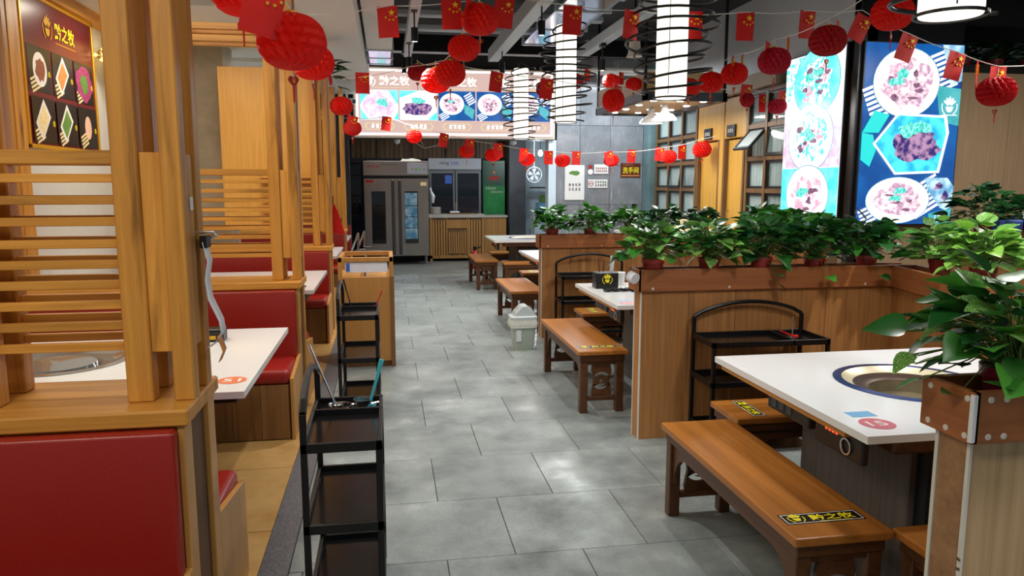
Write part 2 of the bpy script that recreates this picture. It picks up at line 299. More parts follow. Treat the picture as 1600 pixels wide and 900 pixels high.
def plate(outer, holes, d0, d1, plane='xy'):
    """flat plate with holes, extruded d0..d1; returns MB"""
    bm = bmesh.new(); es = []
    for loop in [outer] + holes:
        vs = [bm.verts.new((a, b, 0)) for a, b in loop]
        es += [bm.edges.new((vs[k], vs[(k + 1) % len(vs)])) for k in range(len(vs))]
    bmesh.ops.triangle_fill(bm, use_beauty=True, use_dissolve=False, edges=es)
    bm.verts.index_update(); n = len(bm.verts); mb = MB(); co = [(v.co.x, v.co.y) for v in bm.verts]
    for d in (d0, d1):
        for a, b in co: mb.v.append({'xy': (a, b, d), 'xz': (a, d, b), 'yz': (d, a, b)}[plane])
    for f in bm.faces:
        q = [v.index for v in f.verts]; mb.f.append(q[::-1]); mb.f.append([k + n for k in q])
    i = 0
    for loop in [outer] + holes:
        m = len(loop)
        for k in range(m): a, b = i + k, i + (k + 1) % m; mb.f.append([a, b, b + n, a + n])
        i += m
    bm.free(); return mb
def circ(cx, cy, r, n=28, a0=0., a1=2 * math.pi, ry=None):
    full = abs(a1 - a0 - 2 * math.pi) < 1e-6; m = n if full else n + 1
    return [(cx + r * math.cos(a0 + (a1 - a0) * k / n), cy + (ry or r) * math.sin(a0 + (a1 - a0) * k / n)) for k in range(m)]
def rect(x0, x1, y0, y1): return [(x0, y0), (x1, y0), (x1, y1), (x0, y1)]
def thing(name, label, cat, loc=(0, 0, 0), rz=0., group=None):
    o = bpy.data.objects.new(name, None); COL.objects.link(o); o.location = loc; o.rotation_euler = (0, 0, rz); o.empty_display_size = .1
    return tag(o, label, cat, group)
def tag(o, label, cat, group=None):
    o['label'] = label; o['category'] = cat
    if group: o['group'] = group
    return o
def struct(o, label=None, cat=None):
    o['kind'] = 'structure'
    if label: o['label'] = label; o['category'] = cat
    return o
def dup(root, label=None, loc=None, rz=None, group=None, parent=None):
    c = root.copy(); COL.objects.link(c); c.parent = parent
    if parent is None:
        if label: c['label'] = label
        if group: c['group'] = group
        if loc is not None: c.location = loc
        if rz is not None: c.rotation_euler = (0, 0, rz)
    for ch in list(root.children): dup(ch, parent=c)
    return c
TXT = bpy.data.curves.new('lettering', 'FONT'); TXO = bpy.data.objects.new('lettering', TXT); COL.objects.link(TXO)
def text_mesh(body, w, h, mat, d=.002, bold=0.):
    TXT.body = body; TXT.extrude = .02; TXT.offset = bold; TXT.resolution_u = 3
    dg = bpy.context.evaluated_depsgraph_get(); dg.update()
    me = bpy.data.meshes.new_from_object(TXO.evaluated_get(dg)); me.name = 'lettering'
    xs = [v.co.x for v in me.vertices]; ys = [v.co.y for v in me.vertices]
    x0, x1, y0, y1 = min(xs), max(xs), min(ys), max(ys)
    for v in me.vertices: v.co = ((v.co.x - x0) / (x1 - x0) * w - w / 2, (v.co.y - y0) / (y1 - y0) * h - h / 2, (v.co.z + .02) / .04 * d)
    me.materials.clear(); me.materials.append(MATS[mat]); return me
def text(body, w, h, mat, parent, loc, rot=(0, 0, 0), d=.002, bold=0., name='lettering'):
    return obj(name, text_mesh(body, w, h, mat, d, bold), parent, loc, rot)
def strokes(n, w, h, mat, parent, loc, rot, seed=0, rows=1, d=.0015, name='lettering'):
    """lettering too small to read: one clump of short bars for each character"""
    rnd = random.Random(seed); mb = MB(); cw = w / n; rh = h / rows
    for r in range(rows):
        for k in range(n):
            cx = -w / 2 + cw * (k + .5); cy = h / 2 - rh * (r + .5); s = min(cw, rh) * .38; t = s * .22
            for q in range(3):
                y = cy + s * (q - 1) * .85 + rnd.uniform(-.1, .1) * s; mb.box(cx - s * rnd.uniform(.5, 1), cx + s * rnd.uniform(.5, 1), y - t, y + t, 0, d)
            x = cx + rnd.uniform(-.4, .4) * s; mb.box(x - t, x + t, cy - s, cy + s, 0, d)
    return mb.build(name, mat, parent, loc, rot)
def emblem(s, mat, parent, loc, rot=(0, 0, 0), d=.002, name='emblem'):
    """the bowl-and-flames hand emblem; s = width"""
    mb = MB()
    mb.prism([(-.30 * s, 0), (.30 * s, 0), (.20 * s, -.30 * s), (.1 * s, -.38 * s), (-.1 * s, -.38 * s), (-.20 * s, -.30 * s)], 'xy', 0, d)
    for a, L in ((-48, .62), (-24, .66), (0, .70), (24, .66), (48, .62)):
        c, q = math.cos(R(90 + a)), math.sin(R(90 + a)); px, py = -q, c; b0, b1 = .13 * s, L * s; w = .055 * s
        mb.prism([(c * b0 + px * w, q * b0 + py * w), (c * b0 - px * w, q * b0 - py * w), (c * b1 * .8 - px * w * 1.5, q * b1 * .8 - py * w * 1.5), (c * b1, q * b1), (c * b1 * .8 + px * w * 1.5, q * b1 * .8 + py * w * 1.5)], 'xy', 0, d)
    for sg in (-1, 1):
        o = circ(0, 0, .62 * s, 12, R(-60 if sg > 0 else 200), R(20 if sg > 0 else 240 - 100 + 100)) if sg > 0 else circ(0, 0, .62 * s, 12, R(160), R(240))
        i = [(x * .88, y * .88) for x, y in reversed(o)]; mb.prism(o + i, 'xy', 0, d)
    return mb.build(name, mat, parent, loc, rot)
XZ = (R(90), 0, 0)          # lettering that faces the camera end of the hall (-Y)

# ------------------------------------------------------------------ the setting
X0, Y0 = 4.72, 7.05          # corner of the private-room block on the right
fl = struct(bx('floor', 'grout', None, -2.7, 9, -3, 17.2, -.12, -.012))
tm = MB().box(-.2982, .2982, -.2982, .2982, -.02, 0).mesh('tile', 'tile', bev=.0015)
for r_ in range(20):
    y = 1.2 + .6 * r_ + .3; off = .22 if (r_ % 2 == 0) else .52
    x = off - .6 - .3
    while x < X0 - .05:
        if x - .3 > -.5: obj('tile', tm, fl, (x, y, 0))
        x += .6
    x0 = (off - .6 * 2); xl = [off - .6 * k for k in range(5)]
    xe = min(v for v in xl if v > -.44 - .001)
    if xe + .437 > .05: MB().box(-.437, xe - .003, y - .297, y + .297, -.02, 0).build('tile', 'tile', fl, bev=.002)
for r_ in range(8):
    for k in range(3): bx('tile', 'tile', fl, X0 + .02 + k * 1.0, X0 + 1.0 + k * 1.0, .6 + .8 * r_, 1.395 + .8 * r_, -.02, 0)
ft = bx('far_paving', 'far_tile', fl, -.44, X0, 13.2, 17.2, -.02, 0); nt = bx('near_paving', 'far_tile', fl, -.44, 8, -3, 1.195, -.02, 0)
bx('granite_strip', 'granite', fl, -.56, -.44, -3, 14, -.02, .004)
for r_ in range(11):
    for k in range(4):
        x1 = -.563 - .5 * k
        if r_ < 11: bx('booth_floor_tile', 'booth_tile', fl, x1 - .495, x1, 1.0 + r_ * .8 + (k % 2) * .4, 1.795 + r_ * .8 + (k % 2) * .4, -.02, .003)
wl = struct(bx('wall_left', 'left_wall', None, -2.72, -2.55, -3, 14, 0, 3.1))
wl2 = bx('upper_wall', 'wall_blue_lit', wl, -2.549, -2.54, 8.6, 14, 0, 3.1)  # far stretch coloured blue for the bluish light on the wall
pl = struct(bx('trim_1', 'plaster', None, -2.55, -1.68, 8.5, 9.0, 0, 3.1)); pl['label'] = 'grey plaster pillar against the left wall'
ce = struct(bx('ceiling', 'black_ceiling', None, -2.7, 9, -3, 17.2, 3.95, 4.1))
so = struct(bx('trim_2', 'soffit', None, -2.7, -.24, -3, 13.0, 3.08, 3.95)); so['label'] = 'white lowered ceiling over the booths'
# made-up housings and rods around the added fill lights
for (x, y, z, w, d, top) in ((-1.5, 3.9, 3.02, 1.4, .3, 3.08), (-1.5, 6.8, 3.02, 1.4, .3, 3.08), (-1.5, 9.7, 3.02, 1.4, .3, 3.08), (-1.2, .6, 3.0, 1.6, .6, 3.08), (1.8, .2, 3.5, 2.4, .6, 3.95), (3.6, 12.2, 3.4, 1.6, .5, 3.95), (5.6, 4.6, 3.1, 1.6, .8, 3.95)):
    hs = bx('fill_light_housing', 'white_wall', so if top < 3.5 else ce, x - w / 2 - .03, x + w / 2 + .03, y - d / 2 - .03, y + d / 2 + .03, z + .012, z + .05 if top > 3.5 else top, .004)
    if top > 3.5:
        for sx in (-.4, .4): MB().tube([(x + sx * w, y, z + .05), (x + sx * w, y, top)], .008, 6).build('fill_light_rod', 'black_metal', hs)
# back of the hall: the wall over the kitchen opening, the grey marble wall and the door between them
wb = struct(bx('wall_back', 'kitchen_dark', None, -2.7, 3.0, 13.12, 13.3, 2.36, 3.95))
bx('white_post', 'tile_white', wb, 2.84, 2.98, 13.05, 13.3, 0, 2.36); bx('left_pier', 'kitchen_dark', wb, -2.7, -.62, 13.12, 13.3, 0, 2.36)
wm = struct(bx('wall_marble', 'grout', None, 2.98, 4.62, 13.12, 13.3, 0, 3.95)); wm.name = 'wall_back_marble'
for i, (xa, xb) in enumerate(((3.0, 3.42), (3.425, 3.98), (3.985, 4.60))):
    for j, (za, zb) in enumerate(((0, .62), (.625, 1.22), (1.225, 1.92), (1.925, 2.62), (2.625, 3.3), (3.305, 3.95))):
        bx('marble_panel', 'marble', wm, xa, xb, 13.10, 13.125, za, zb, .003)
wmb = bx('marble_return', 'marble_blue', wm, 4.605, 4.72, 12.72, 13.1, 0, 3.95)
# kitchen beyond
wk = struct(bx('wall_kitchen', 'kitchen_dark', None, -2.7, 5, 17.0, 17.2, 0, 3.95))
for k in range(34): bx('wall_slat', 'slat_dark', wk, -.75 + k * .105, -.75 + k * .105 + .095, 16.94, 17.0, 2.16, 2.86)
bx('slat_rail', 'kitchen_dark', wk, -.8, 2.9, 16.9, 17.0, 2.05, 2.16); bx('slat_rail', 'kitchen_dark', wk, -.8, 2.9, 16.9, 17.0, 2.86, 3.2)
for x in (-.2, .55, 1.3, 2.0): bx('mullion', 'kitchen_dark', wk, x, x + .03, 16.91, 16.94, 2.16, 2.86)
bx('kitchen_ceiling', 'kitchen_dark', wk, -2.7, 4.7, 13.3, 17, 2.86, 2.95)
struct(bx('wall_kitchen_side', 'kitchen_dark', None, -1.0, -.9, 13.3, 17, 0, 2.86))
gc = struct(bx('trim_3', 'grey_col', None, 2.62, 2.98, 16.0, 16.4, 0, 2.86)); gc['label'] = 'dark grey column at the kitchen doorway'
bw = struct(bx('wall_scullery', 'tile_white', None, 2.98, 4.6, 16.2, 16.3, 0, 2.86))
for j in range(5):
    for k in range(5): bx('wall_tile', 'tile_white', bw, 3.0 + k * .3, 3.295 + k * .3, 16.18, 16.2, .4 + j * .45, .845 + j * .45, .004)
# right block: side wall with doors and windows, front wall with wood cladding
wr = struct(bx('wall_right', 'frame_wood', None, X0 + .06, X0 + .2, Y0, 12.72, 0, 2.8))
bx('bulkhead', 'bulkhead', wr, X0 - .10, X0 + .2, 8.5, 13.1, 2.8, 2.98); bx('upper_wall', 'duct_white', wr, X0, X0 + .2, Y0, 13.1, 2.98, 3.95)
wf = struct(bx('wall_front', 'wall_wood', None, X0, 9, Y0, Y0 + .15, 0, 2.74))
for k in range(5): bx('cladding_panel', 'wall_wood', wf, 5.88 + k * .62, 6.495 + k * .62, Y0 - .02, Y0, 0, 2.74, .003)
bx('corner_post', 'steel_dark', wf, X0 - .03, X0 + .06, Y0 - .05, Y0 + .04, 0, 3.2, .004)
bx('loft_back', 'dark_inside', wf, 5.9, 9, Y0 + .7, Y0 + .8, 2.74, 3.95); bx('loft_header', 'black_ceiling', wf, X0, 9, Y0 - .02, Y0 + .1, 3.22, 3.95)
bx('loft_edge', 'dark_inside', wf, 5.88, 9, Y0 - .03, Y0 + .1, 2.74, 2.82); bx('loft_side', 'kitchen_dark', wf, X0, 5.9, Y0, Y0 + .12, 2.74, 3.22)
struct(bx('wall_far_right', 'wall_wood', None, 8.9, 9, -3, Y0, 0, 3.95))
# windows with wooden grid, black sashes, panes and curtains
def window(n, ya, yb, cols, zl, open_at=None):
    w = struct(bx('window_%d' % n, 'dark_inside', None, X0 + .055, X0 + .06, ya, yb, zl[0], zl[-1]))
    dy = (yb - ya) / cols
    for k in range(cols + 1): bx('mullion', 'frame_wood', w, X0 - .03, X0 + .055, ya + dy * k - .03, ya + dy * k + .03, zl[0], zl[-1])
    for z in zl: bx('transom', 'frame_wood', w, X0 - .025, X0 + .055, ya, yb, z - .028, z + .028)
    for k in range(cols):
        for j in range(len(zl) - 1):
            a, b, c, d = ya + dy * k + .03, ya + dy * (k + 1) - .03, zl[j] + .028, zl[j + 1] - .028
            t = .032; h = d - c
            fr = plate(rect(a, b, -h, 0), [rect(a + t, b - t, -h + t, -t)], -.012, .018, 'yz')
            op = open_at and (k, j) in open_at
            s = fr.build('sash', 'sash_black', w, (X0 + .005, 0, d), (0, R(open_at[(k, j)]) if op else 0, 0))
            MB().prism(rect(a + t, b - t, -h + t, -t), 'yz', .0, .006).build('pane', 'pane_glare' if op and open_at[(k, j)] > 20 else 'pane', s)
    cu = MB(); nn = 0; y = ya; prev = None
    pts = []
    while y < yb: pts.append((y, X0 + .038 + .011 * math.sin(y * 74) * (1 + .4 * math.sin(y * 9)))); y += .012
    for (y, x) in pts: cu.v += [(x, y, zl[0]), (x, y, zl[-1])]
    for k in range(len(pts) - 1): cu.f.append([2 * k, 2 * k + 2, 2 * k + 3, 2 * k + 1])
    cu.build('curtain', 'curtain', w, smooth=True)
ZL = [.28, .69, 1.10, 1.51, 1.92, 2.33, 2.76]
window(1, 10.95, 12.66, 3, ZL, {(1, 3): 7, (0, 3): 4})
window(2, 8.32, 9.30, 2, ZL, {(1, 4): 42, (0, 4): 7})
def door(n, ya, yb, plate_y):
    d = struct(bx('door_%d' % n, 'door_wood', None, X0 + .03, X0 + .058, ya + .05, yb - .05, 0, 2.2, .004))
    bx('upper_panel', 'door_wood', d, X0 - .02, X0 + .058, ya, yb, 2.22, 2.77, .006)
    for a, b in ((ya - .0, ya + .05), (yb - .05, yb)): bx('jamb', 'frame_wood', d, X0 - .03, X0 + .058, a, b, 0, 2.22)
    s = bx('number_plate', 'door_sign', d, X0 - .05, X0 - .02, plate_y - .12, plate_y + .12, 2.24, 2.40, .004)
    strokes(3, .17, .09, 'white_print', s, (X0 - .0505, plate_y, 2.32), (R(90), 0, R(-90)), n)
    h = MB().tube([(X0 - .0, 0, 0), (X0 - .05, 0, 0), (X0 - .05, 0, .22), (X0 - .0, 0, .22)], .009, 8)
    h.build('handle', 'chrome', d, (.02, ya + .14 if n == 1 else yb - .14, 1.0))
door(1, 10.12, 10.9, 10.5); door(2, 9.36, 10.0, 9.75)
bx('door_post', 'door_wood', wr, X0 - .03, X0 + .06, 10.0, 10.12, 0, 2.77, .004)

# ------------------------------------------------------------------ illuminated menu boxes on the block
def blob(cx, cy, rx, ry, seed, n=18, amp=.22):
    r = random.Random(seed); return [(cx + rx * (1 + r.uniform(-amp, amp)) * math.cos(2 * math.pi * k / n), cy + ry * (1 + r.uniform(-amp, amp)) * math.sin(2 * math.pi * k / n)) for k in range(n)]
class Flat:
    """layered flat print on the face of a light box; local x to the right, y up, z out of the face"""
    def __init__(s, parent, loc, rot): s.p = parent; s.l = loc; s.r = rot; s.z = .001
    def poly(s, pts, mat, name='print'):
        s.z += .0003; return MB().prism(pts, 'xy', s.z - .00025, s.z).build(name, mat, s.p, s.l, s.r)
    def polys(s, lst, mat, name='print'):
        if len(lst) <= 8: return [s.poly(p, mat, name) for p in lst]
        s.z += .0003; mb = MB()
        for p in lst: mb.prism(p, 'xy', s.z - .00025, s.z)
        return mb.build(name, mat, s.p, s.l, s.r)
    def sticks(s, cx, cy, w, n, gap, ang, mat, name='print'):
        c, q = math.cos(R(ang)), math.sin(R(ang)); L = []
        for k in range(n):
            o = (k - (n - 1) / 2) * gap; mx, my = cx - q * o, cy + c * o; t = gap * .3
            L.append([(mx - c * w - -q * t, my - q * w - c * t), (mx + c * w - -q * t, my + q * w - c * t), (mx + c * w + -q * t, my + q * w + c * t), (mx - c * w + -q * t, my - q * w + c * t)])
        return s.polys(L, mat, name)
    def dish(s, cx, cy, rx, ry, bowl, food, garnish, seed):
        s.poly(circ(cx, cy, rx * 1.02, 32, ry=ry * 1.02), 'lb_teal', 'outline_print'); s.poly(circ(cx, cy, rx, 32, ry=ry), bowl, 'bowl_print'); s.poly(blob(cx, cy, rx * .74, ry * .70, seed), food, 'food_print')
        r = random.Random(seed)
        s.polys([blob(cx + r.uniform(-.5, .5) * rx, cy + r.uniform(-.45, .45) * ry, rx * r.uniform(.10, .2), ry * r.uniform(.08, .16), seed + k, 9, .4) for k in range(4)], bowl, 'food_print')
        for mm in ('lb_pink2', 'lb_brown'): s.polys([blob(cx + r.uniform(-.5, .5) * rx, cy + r.uniform(-.5, .4) * ry, rx * r.uniform(.08, .2), ry * r.uniform(.05, .13), seed + k, 9, .4) for k in range(6)], mm, 'food_print')
        if garnish: s.polys([blob(cx + r.uniform(-.3, .1) * rx, cy + r.uniform(0, .4) * ry, rx * .2, ry * .14, seed + 20 + k, 11, .45) for k in range(2)], garnish, 'garnish_print')
# front face box (faces the entrance)
b2 = thing('menu_light_box', 'backlit blue menu box with hexagonal dish, facing the front of the hall', 'light box', (5.285, Y0 - .02, 2.09))
bx('case', 'steel_dark', b2, -.56, .56, -.07, .0, -.92, .92, .004)
MB().prism(rect(-.545, .545, -.905, .905), 'xz', -.074, -.07).build('screen', 'lb_blue', b2)
F = Flat(b2, (0, -.074, 0), XZ)
F.sticks(.26, .62, .19, 8, .05, 22, 'lb_white'); F.sticks(-.41, .33, .105, 7, .05, 22, 'lb_white')
F.poly([(.30, .9), (.545, .9), (.545, .55), (.42, .50)], 'lb_stone'); F.poly([(.26, .50), (.545, .47), (.545, .10), (.33, .14)], 'lb_card')
F.dish(-.08, .52, .37, .34, 'lb_bowl', 'lb_food', 'lb_green', 5)
F.polys([[(-.545, .02), (-.42, .24), (-.25, .20), (-.36, .02)], [(-.545, -.25), (-.44, -.32), (-.38, -.16), (-.42, .0), (-.545, .02)]], 'lb_leaf', 'leaf_print')
HX = [(-.42, -.09), (-.16, .22), (.40, .20), (.44, .03), (.36, -.38), (-.15, -.40)]
F.poly(HX, 'lb_white', 'plate_print'); F.poly([(x * .92, -.085 + (y + .085) * .92) for x, y in HX], 'lb_cyan', 'plate_print')
F.poly(blob(.06, -.10, .28, .17, 8, 22, .2), 'lb_meat', 'food_print'); F.polys([blob(-.02, .05, .10, .07, 3, 12, .4), blob(.12, .08, .13, .06, 4, 12, .3)], 'lb_green', 'garnish_print')
F.sticks(.22, -.62, .20, 7, .048, 30, 'lb_white'); F.sticks(-.43, -.81, .09, 4, .045, 25, 'lb_white')
F.poly([(.20, -.43), (.46, -.43), (.54, -.52), (.52, -.78), (.40, -.74), (.24, -.56)], 'lb_stone', 'plate_print')
F.polys([blob(.36, -.52, .05, .04, 61, 10, .5), blob(.44, -.62, .035, .05, 62, 9, .4)], 'lb_meat', 'spice_print')
F.dish(-.10, -.66, .36, .235, 'lb_bowl', 'lb_food', 'lb_green', 14)
F.poly([(.26, -.80), (.53, -.74), (.50, -.905), (.28, -.905)], 'lb_card', 'card_print')
zz = -.074 - F.z - .0003; emblem(.15, 'lb_white', b2, (.41, zz, .29), XZ); emblem(.10, 'lb_white', b2, (.40, zz, -.835), XZ)
bx('card_line', 'lb_white', b2, .33, .50, zz - .002, zz, .20, .21)
# side face box (faces the aisle)
b1 = thing('menu_light_box', 'backlit white menu box with three round plates, facing the aisle beside the windows', 'light box', (X0 - .0, 7.72, 2.10))
bx('case', 'steel_dark', b1, -.07, 0, -.58, .58, -.93, .93, .004)
MB().prism(rect(-.565, .565, -.915, .915), 'yz', -.074, -.07).build('screen', 'lb_white', b1)
F = Flat(b1, (-.074, 0, 0), (R(90), 0, R(-90)))
F.polys([rect(-.565, .565, -.915, -.33)], 'lb_cyan2'); F.polys([rect(-.565, .565, -.32, .22)], 'lb_pinkwhite'); F.polys([[(-.565, .3), (-.2, .9), (-.565, .9)]], 'lb_greens')
F.dish(.06, .60, .44, .36, 'lb_cyan2', 'lb_greens', 'lb_green', 31); F.dish(.0, .0, .44, .36, 'lb_white', 'lb_greens', 'lb_green', 33); F.dish(-.0, -.62, .42, .32, 'lb_white', 'lb_warm', 'lb_green', 37)

# ------------------------------------------------------------------ illuminated sign over the kitchen pass
sg = thing('menu_sign', 'long backlit menu sign with dish photographs over the kitchen opening', 'sign', (1.21, 13.0, 2.94))
bx('case', 'cream_board', sg, -1.73, 1.73, 0, .12, -.57, .60, .006)
MB().prism(rect(-1.70, 1.70, -.54, .57), 'xz', -.004, 0).build('panel', 'sign_bg', sg)
for nm, q in (('border_strip', rect(-1.68, 1.68, .53, .56)), ('border_strip', rect(-1.68, 1.68, -.52, -.49)), ('border_strip', rect(-1.68, -1.65, -.52, .56)), ('border_strip', rect(1.65, 1.68, -.52, .56))):
    MB().prism(q, 'xz', -.02, -.004).build(nm, 'sign_white', sg)
for k in range(5):
    cx = -1.30 + k * .655
    p = MB().prism(rect(cx - .315, cx + .315, -.27, .22), 'xz', -.012, -.004).build('photo', 'lb_white' if k < 2 else 'lb_blue', sg)
    F = Flat(p, (cx, -.012, -.025), XZ)
    if k == 0:
        F.polys([[(-.315, .24), (-.15, .24), (-.315, .0)], [(.315, .24), (.315, .0), (.15, .24)], [(-.315, -.24), (-.18, -.24), (-.315, -.05)], [(.315, -.24), (.24, -.24), (.315, -.1)]], 'lb_cyan2'); F.poly(circ(0, 0, .27, 28, ry=.235), 'lb_pinkwhite', 'bowl_print'); F.poly(blob(.05, .04, .09, .07, 71, 14, .4), 'lb_green', 'garnish_print')
    elif k == 1:
        F.polys([[(-.315, .24), (.0, .24), (-.315, .12)], [(.315, -.24), (.315, -.1), (.15, -.24)]], 'lb_cyan2'); F.poly(blob(0, -.02, .27, .2, 72, 22, .12), 'lb_white', 'bowl_print'); F.poly(blob(.0, -.06, .24, .12, 73, 20, .2), 'lb_meat', 'food_print'); F.poly(blob(-.02, .08, .12, .05, 74, 14, .3), 'lb_green', 'garnish_print')
    else:
        F.sticks(.22, .12, .07, 5, .04, 30, 'lb_white'); F.sticks(-.22, -.17, .075, 4, .032, 30, 'lb_white'); F.poly([(.12, .04), (.30, -.06), (.27, -.22), (.13, -.12)], 'lb_card', 'card_print')
        F.dish(-.09, .03, .21, .18, 'lb_bowl', 'lb_food', 'lb_green' if k == 2 else None, 80 + k)
    hexp = lambda w, h: [(cx - w, 0), (cx - w + .05, h), (cx + w - .05, h), (cx + w, 0), (cx + w - .05, -h), (cx - w + .05, -h)]
    plate(hexp(.26, .06), [hexp(.235, .048)], -.010, -.004, 'xz').build('caption_frame', 'sign_line', sg, (0, 0, -.375))
    strokes(4, .30, .075, 'sign_text', sg, (cx, -.0045, -.375), XZ, 300 + k)
for cx in (-1.12, .02, 1.17):
    emblem(.15, 'sign_text', sg, (cx - .33, -.0045, .36), XZ); text('黔之牧', .5, .15, 'sign_text', sg, (cx + .08, -.0045, .375), XZ, .004, .012)
    bx('underline', 'sign_line', sg, cx - .28, cx + .36, -.008, -.004, .255, .266)

# ------------------------------------------------------------------ ceiling fittings
def beam(name, mat, label, x0, x1, y0, y1, z0, z1): return tag(bx(name, mat, None, x0, x1, y0, y1, z0, z1, .005), label, 'beam', 'ceiling beams')
beam('ceiling_beam', 'beam_grey', 'grey lighting beam on the ceiling above the aisle, left of the other beams', .26, .36, 3, 10.2, 3.25, 3.38)
beam('ceiling_beam', 'beam_grey', 'grey lighting beam on the ceiling above the bench seats beside the aisle', 1.38, 1.52, 3, 10.2, 3.22, 3.38)
beam('ceiling_beam', 'beam_grey', 'grey lighting beam on the ceiling right of the white duct', 2.58, 2.70, 3, 10.4, 3.28, 3.4)
for k, (y, z) in enumerate(((8.0, 3.55), (8.9, 3.5), (9.8, 3.52))):
    tag(bx('cross_pipe', 'beam_grey', None, -.1, 2.6, y, y + .09, z, z + .09, .02), ['nearest', 'middle', 'farthest'][k] + ' of the three grey pipes crossing under the black ceiling', 'pipe', 'cross pipes')
bb = beam('ceiling_beam', 'black_metal', 'black steel beam across the ceiling in front of the lit kitchen sign', -.2, 4.7, 11.5, 11.7, 3.55, 3.8)
dt = thing('air_duct', 'grey ventilation duct with shiny sections beside the white lowered ceiling', 'duct', (0, 0, 0))
bx('body', 'duct_grey', dt, -.21, .11, 6.9, 10.0, 3.30, 3.62, .01); bx('end_section', 'duct_shiny', dt, -.20, .10, 10.0, 11.2, 3.29, 3.60, .01); bx('front_section', 'duct_shiny', dt, -.24, .14, 5.4, 6.2, 3.34, 3.7, .01); bx('mid_section', 'duct_grey', dt, -.21, .11, 6.2, 6.9, 3.32, 3.62, .01)
for k in range(9): bx('grille_slot', 'duct_dark', dt, -.12 + k * .02, -.11 + k * .02, 6.70, 6.82, 3.315, 3.32)
for y in (6.2, 6.9, 10.0, 10.6, 11.1): bx('flange', 'beam_grey', dt, -.23, .13, y - .02, y + .02, 3.285, 3.62)
d2 = thing('air_duct', 'large white duct with shiny underside running above the right-hand tables', 'duct', (0, 0, 0))
bx('body', 'duct_white', d2, 2.02, 2.46, 3, 7.2, 3.48, 3.85, .01); bx('shiny_section', 'duct_shiny', d2, 1.86, 2.42, 7.2, 10.3, 3.46, 3.85, .01)
for y in (7.2, 8.2, 9.2, 10.2): bx('flange', 'beam_grey', d2, 1.84, 2.48, y - .02, y + .02, 3.45, 3.85)
d3 = thing('air_duct', 'blue-lit metal duct under the ceiling above the blue menu box', 'duct', (0, 0, 0))
bx('body', 'duct_shiny', d3, 4.4, 8.5, 6.3, 6.6, 3.42, 3.6, .01); bx('edge_strip', 'beam_grey', d3, 4.4, 8.5, 6.26, 6.3, 3.40, 3.44)
def track_spot(loc, label):
    t = thing('spotlight', label, 'spotlight', loc, 0, 'black ceiling spotlights')
    MB().lathe([(.0, .13), (.034, .13), (.034, 0), (.028, 0)], 14).build('housing', 'black_metal', t, smooth=.6)
    MB().tube([(0, 0, .13), (0, 0, .30)], .008, 6).build('stem', 'black_metal', t); MB().lathe([(.0, .004), (.028, .004)], 14).build('lamp', 'spot_glow', t)
    bx('mount', 'black_metal', t, -.03, .03, -.05, .05, .28, .32)
    return t
for x, y, lb in ((.30, 5.6, 'nearest black spotlight under the left grey lighting beam'), (.30, 7.5, 'second black spotlight under the left grey lighting beam'), (.30, 9.2, 'third black spotlight under the left grey lighting beam'), (.30, 11.6, 'farthest black spotlight above the aisle, in front of the lit sign'),
                 (1.45, 3.9, 'black spotlight over the bench aisle, nearest under the right beam'), (1.45, 7.0, 'black spotlight under the right beam, left of the white duct'), (1.45, 9.4, 'black spotlight at the far end of the right beam'), (2.62, 9.0, 'black spotlight between the two larger coil pendants'), (2.62, 6.6, 'black spotlight beside the nearest large coil pendant')):
    track_spot((x, y, 2.96 if y < 11.5 else 3.24), lb)
def coil_pendant(loc, label, z0=2.25, L=1.08, top=3.48):
    t = thing('pendant_lamp', label, 'pendant lamp', loc, 0, 'coil pendant lamps')
    z0 -= loc[2]
    MB().lathe([(.0, z0), (.112, z0), (.116, z0 + .01), (.116, z0 + L - .01), (.112, z0 + L), (0, z0 + L)], 28).build('shade', 'pendant_glow', t, smooth=.6)
    MB().tube([(0, 0, z0 + L), (0, 0, top - loc[2])], .006, 6).build('cable', 'black_metal', t)
    pts = []; N = 12 * 26
    for k in range(N + 1):
        u = k / N; w = u * 12 * 2 * math.pi
        env = .135 + .165 * math.sin(math.pi * min(1, max(0, (u + .10) / 1.16))) ** .8
        r = env * (1 + .13 * math.sin(w * .5 + 1))
        pts.append((r * math.cos(w) + .03 * math.sin(u * 14), r * math.sin(w), z0 + .02 + u * (L - .02) + .02 * math.sin(w + u * 9)))
    MB().tube(pts, .010, 6).build('coil', 'black_metal', t, smooth=True)
    for a in (0, 120, 240):
        x, y = .122 * math.cos(R(a)), .122 * math.sin(R(a)); MB().tube([(x, y, z0 + .02), (x, y, z0 + L + .03), (0, 0, z0 + L + .10)], .003, 5).build('wire', 'black_metal', t)
    MB().lathe([(.128, z0 - .004), (.134, z0 - .004), (.134, z0 + .008), (.128, z0 + .008)], 28).build('rim', 'black_metal', t)
coil_pendant((2.19, 2.70, 3.0), 'coil pendant lamp nearest the camera, cut off by the top of the photo', 2.25)
coil_pendant((2.14, 5.50, 3.0), 'largest fully seen coil pendant lamp, above the table with the black caddy', 2.24)
coil_pendant((2.06, 8.55, 3.0), 'middle coil pendant lamp in front of the right end of the lit sign', 2.30)
coil_pendant((2.12, 11.8, 3.0), 'smallest and farthest coil pendant lamp in front of the lit sign', 2.30, 1.08, 3.95)
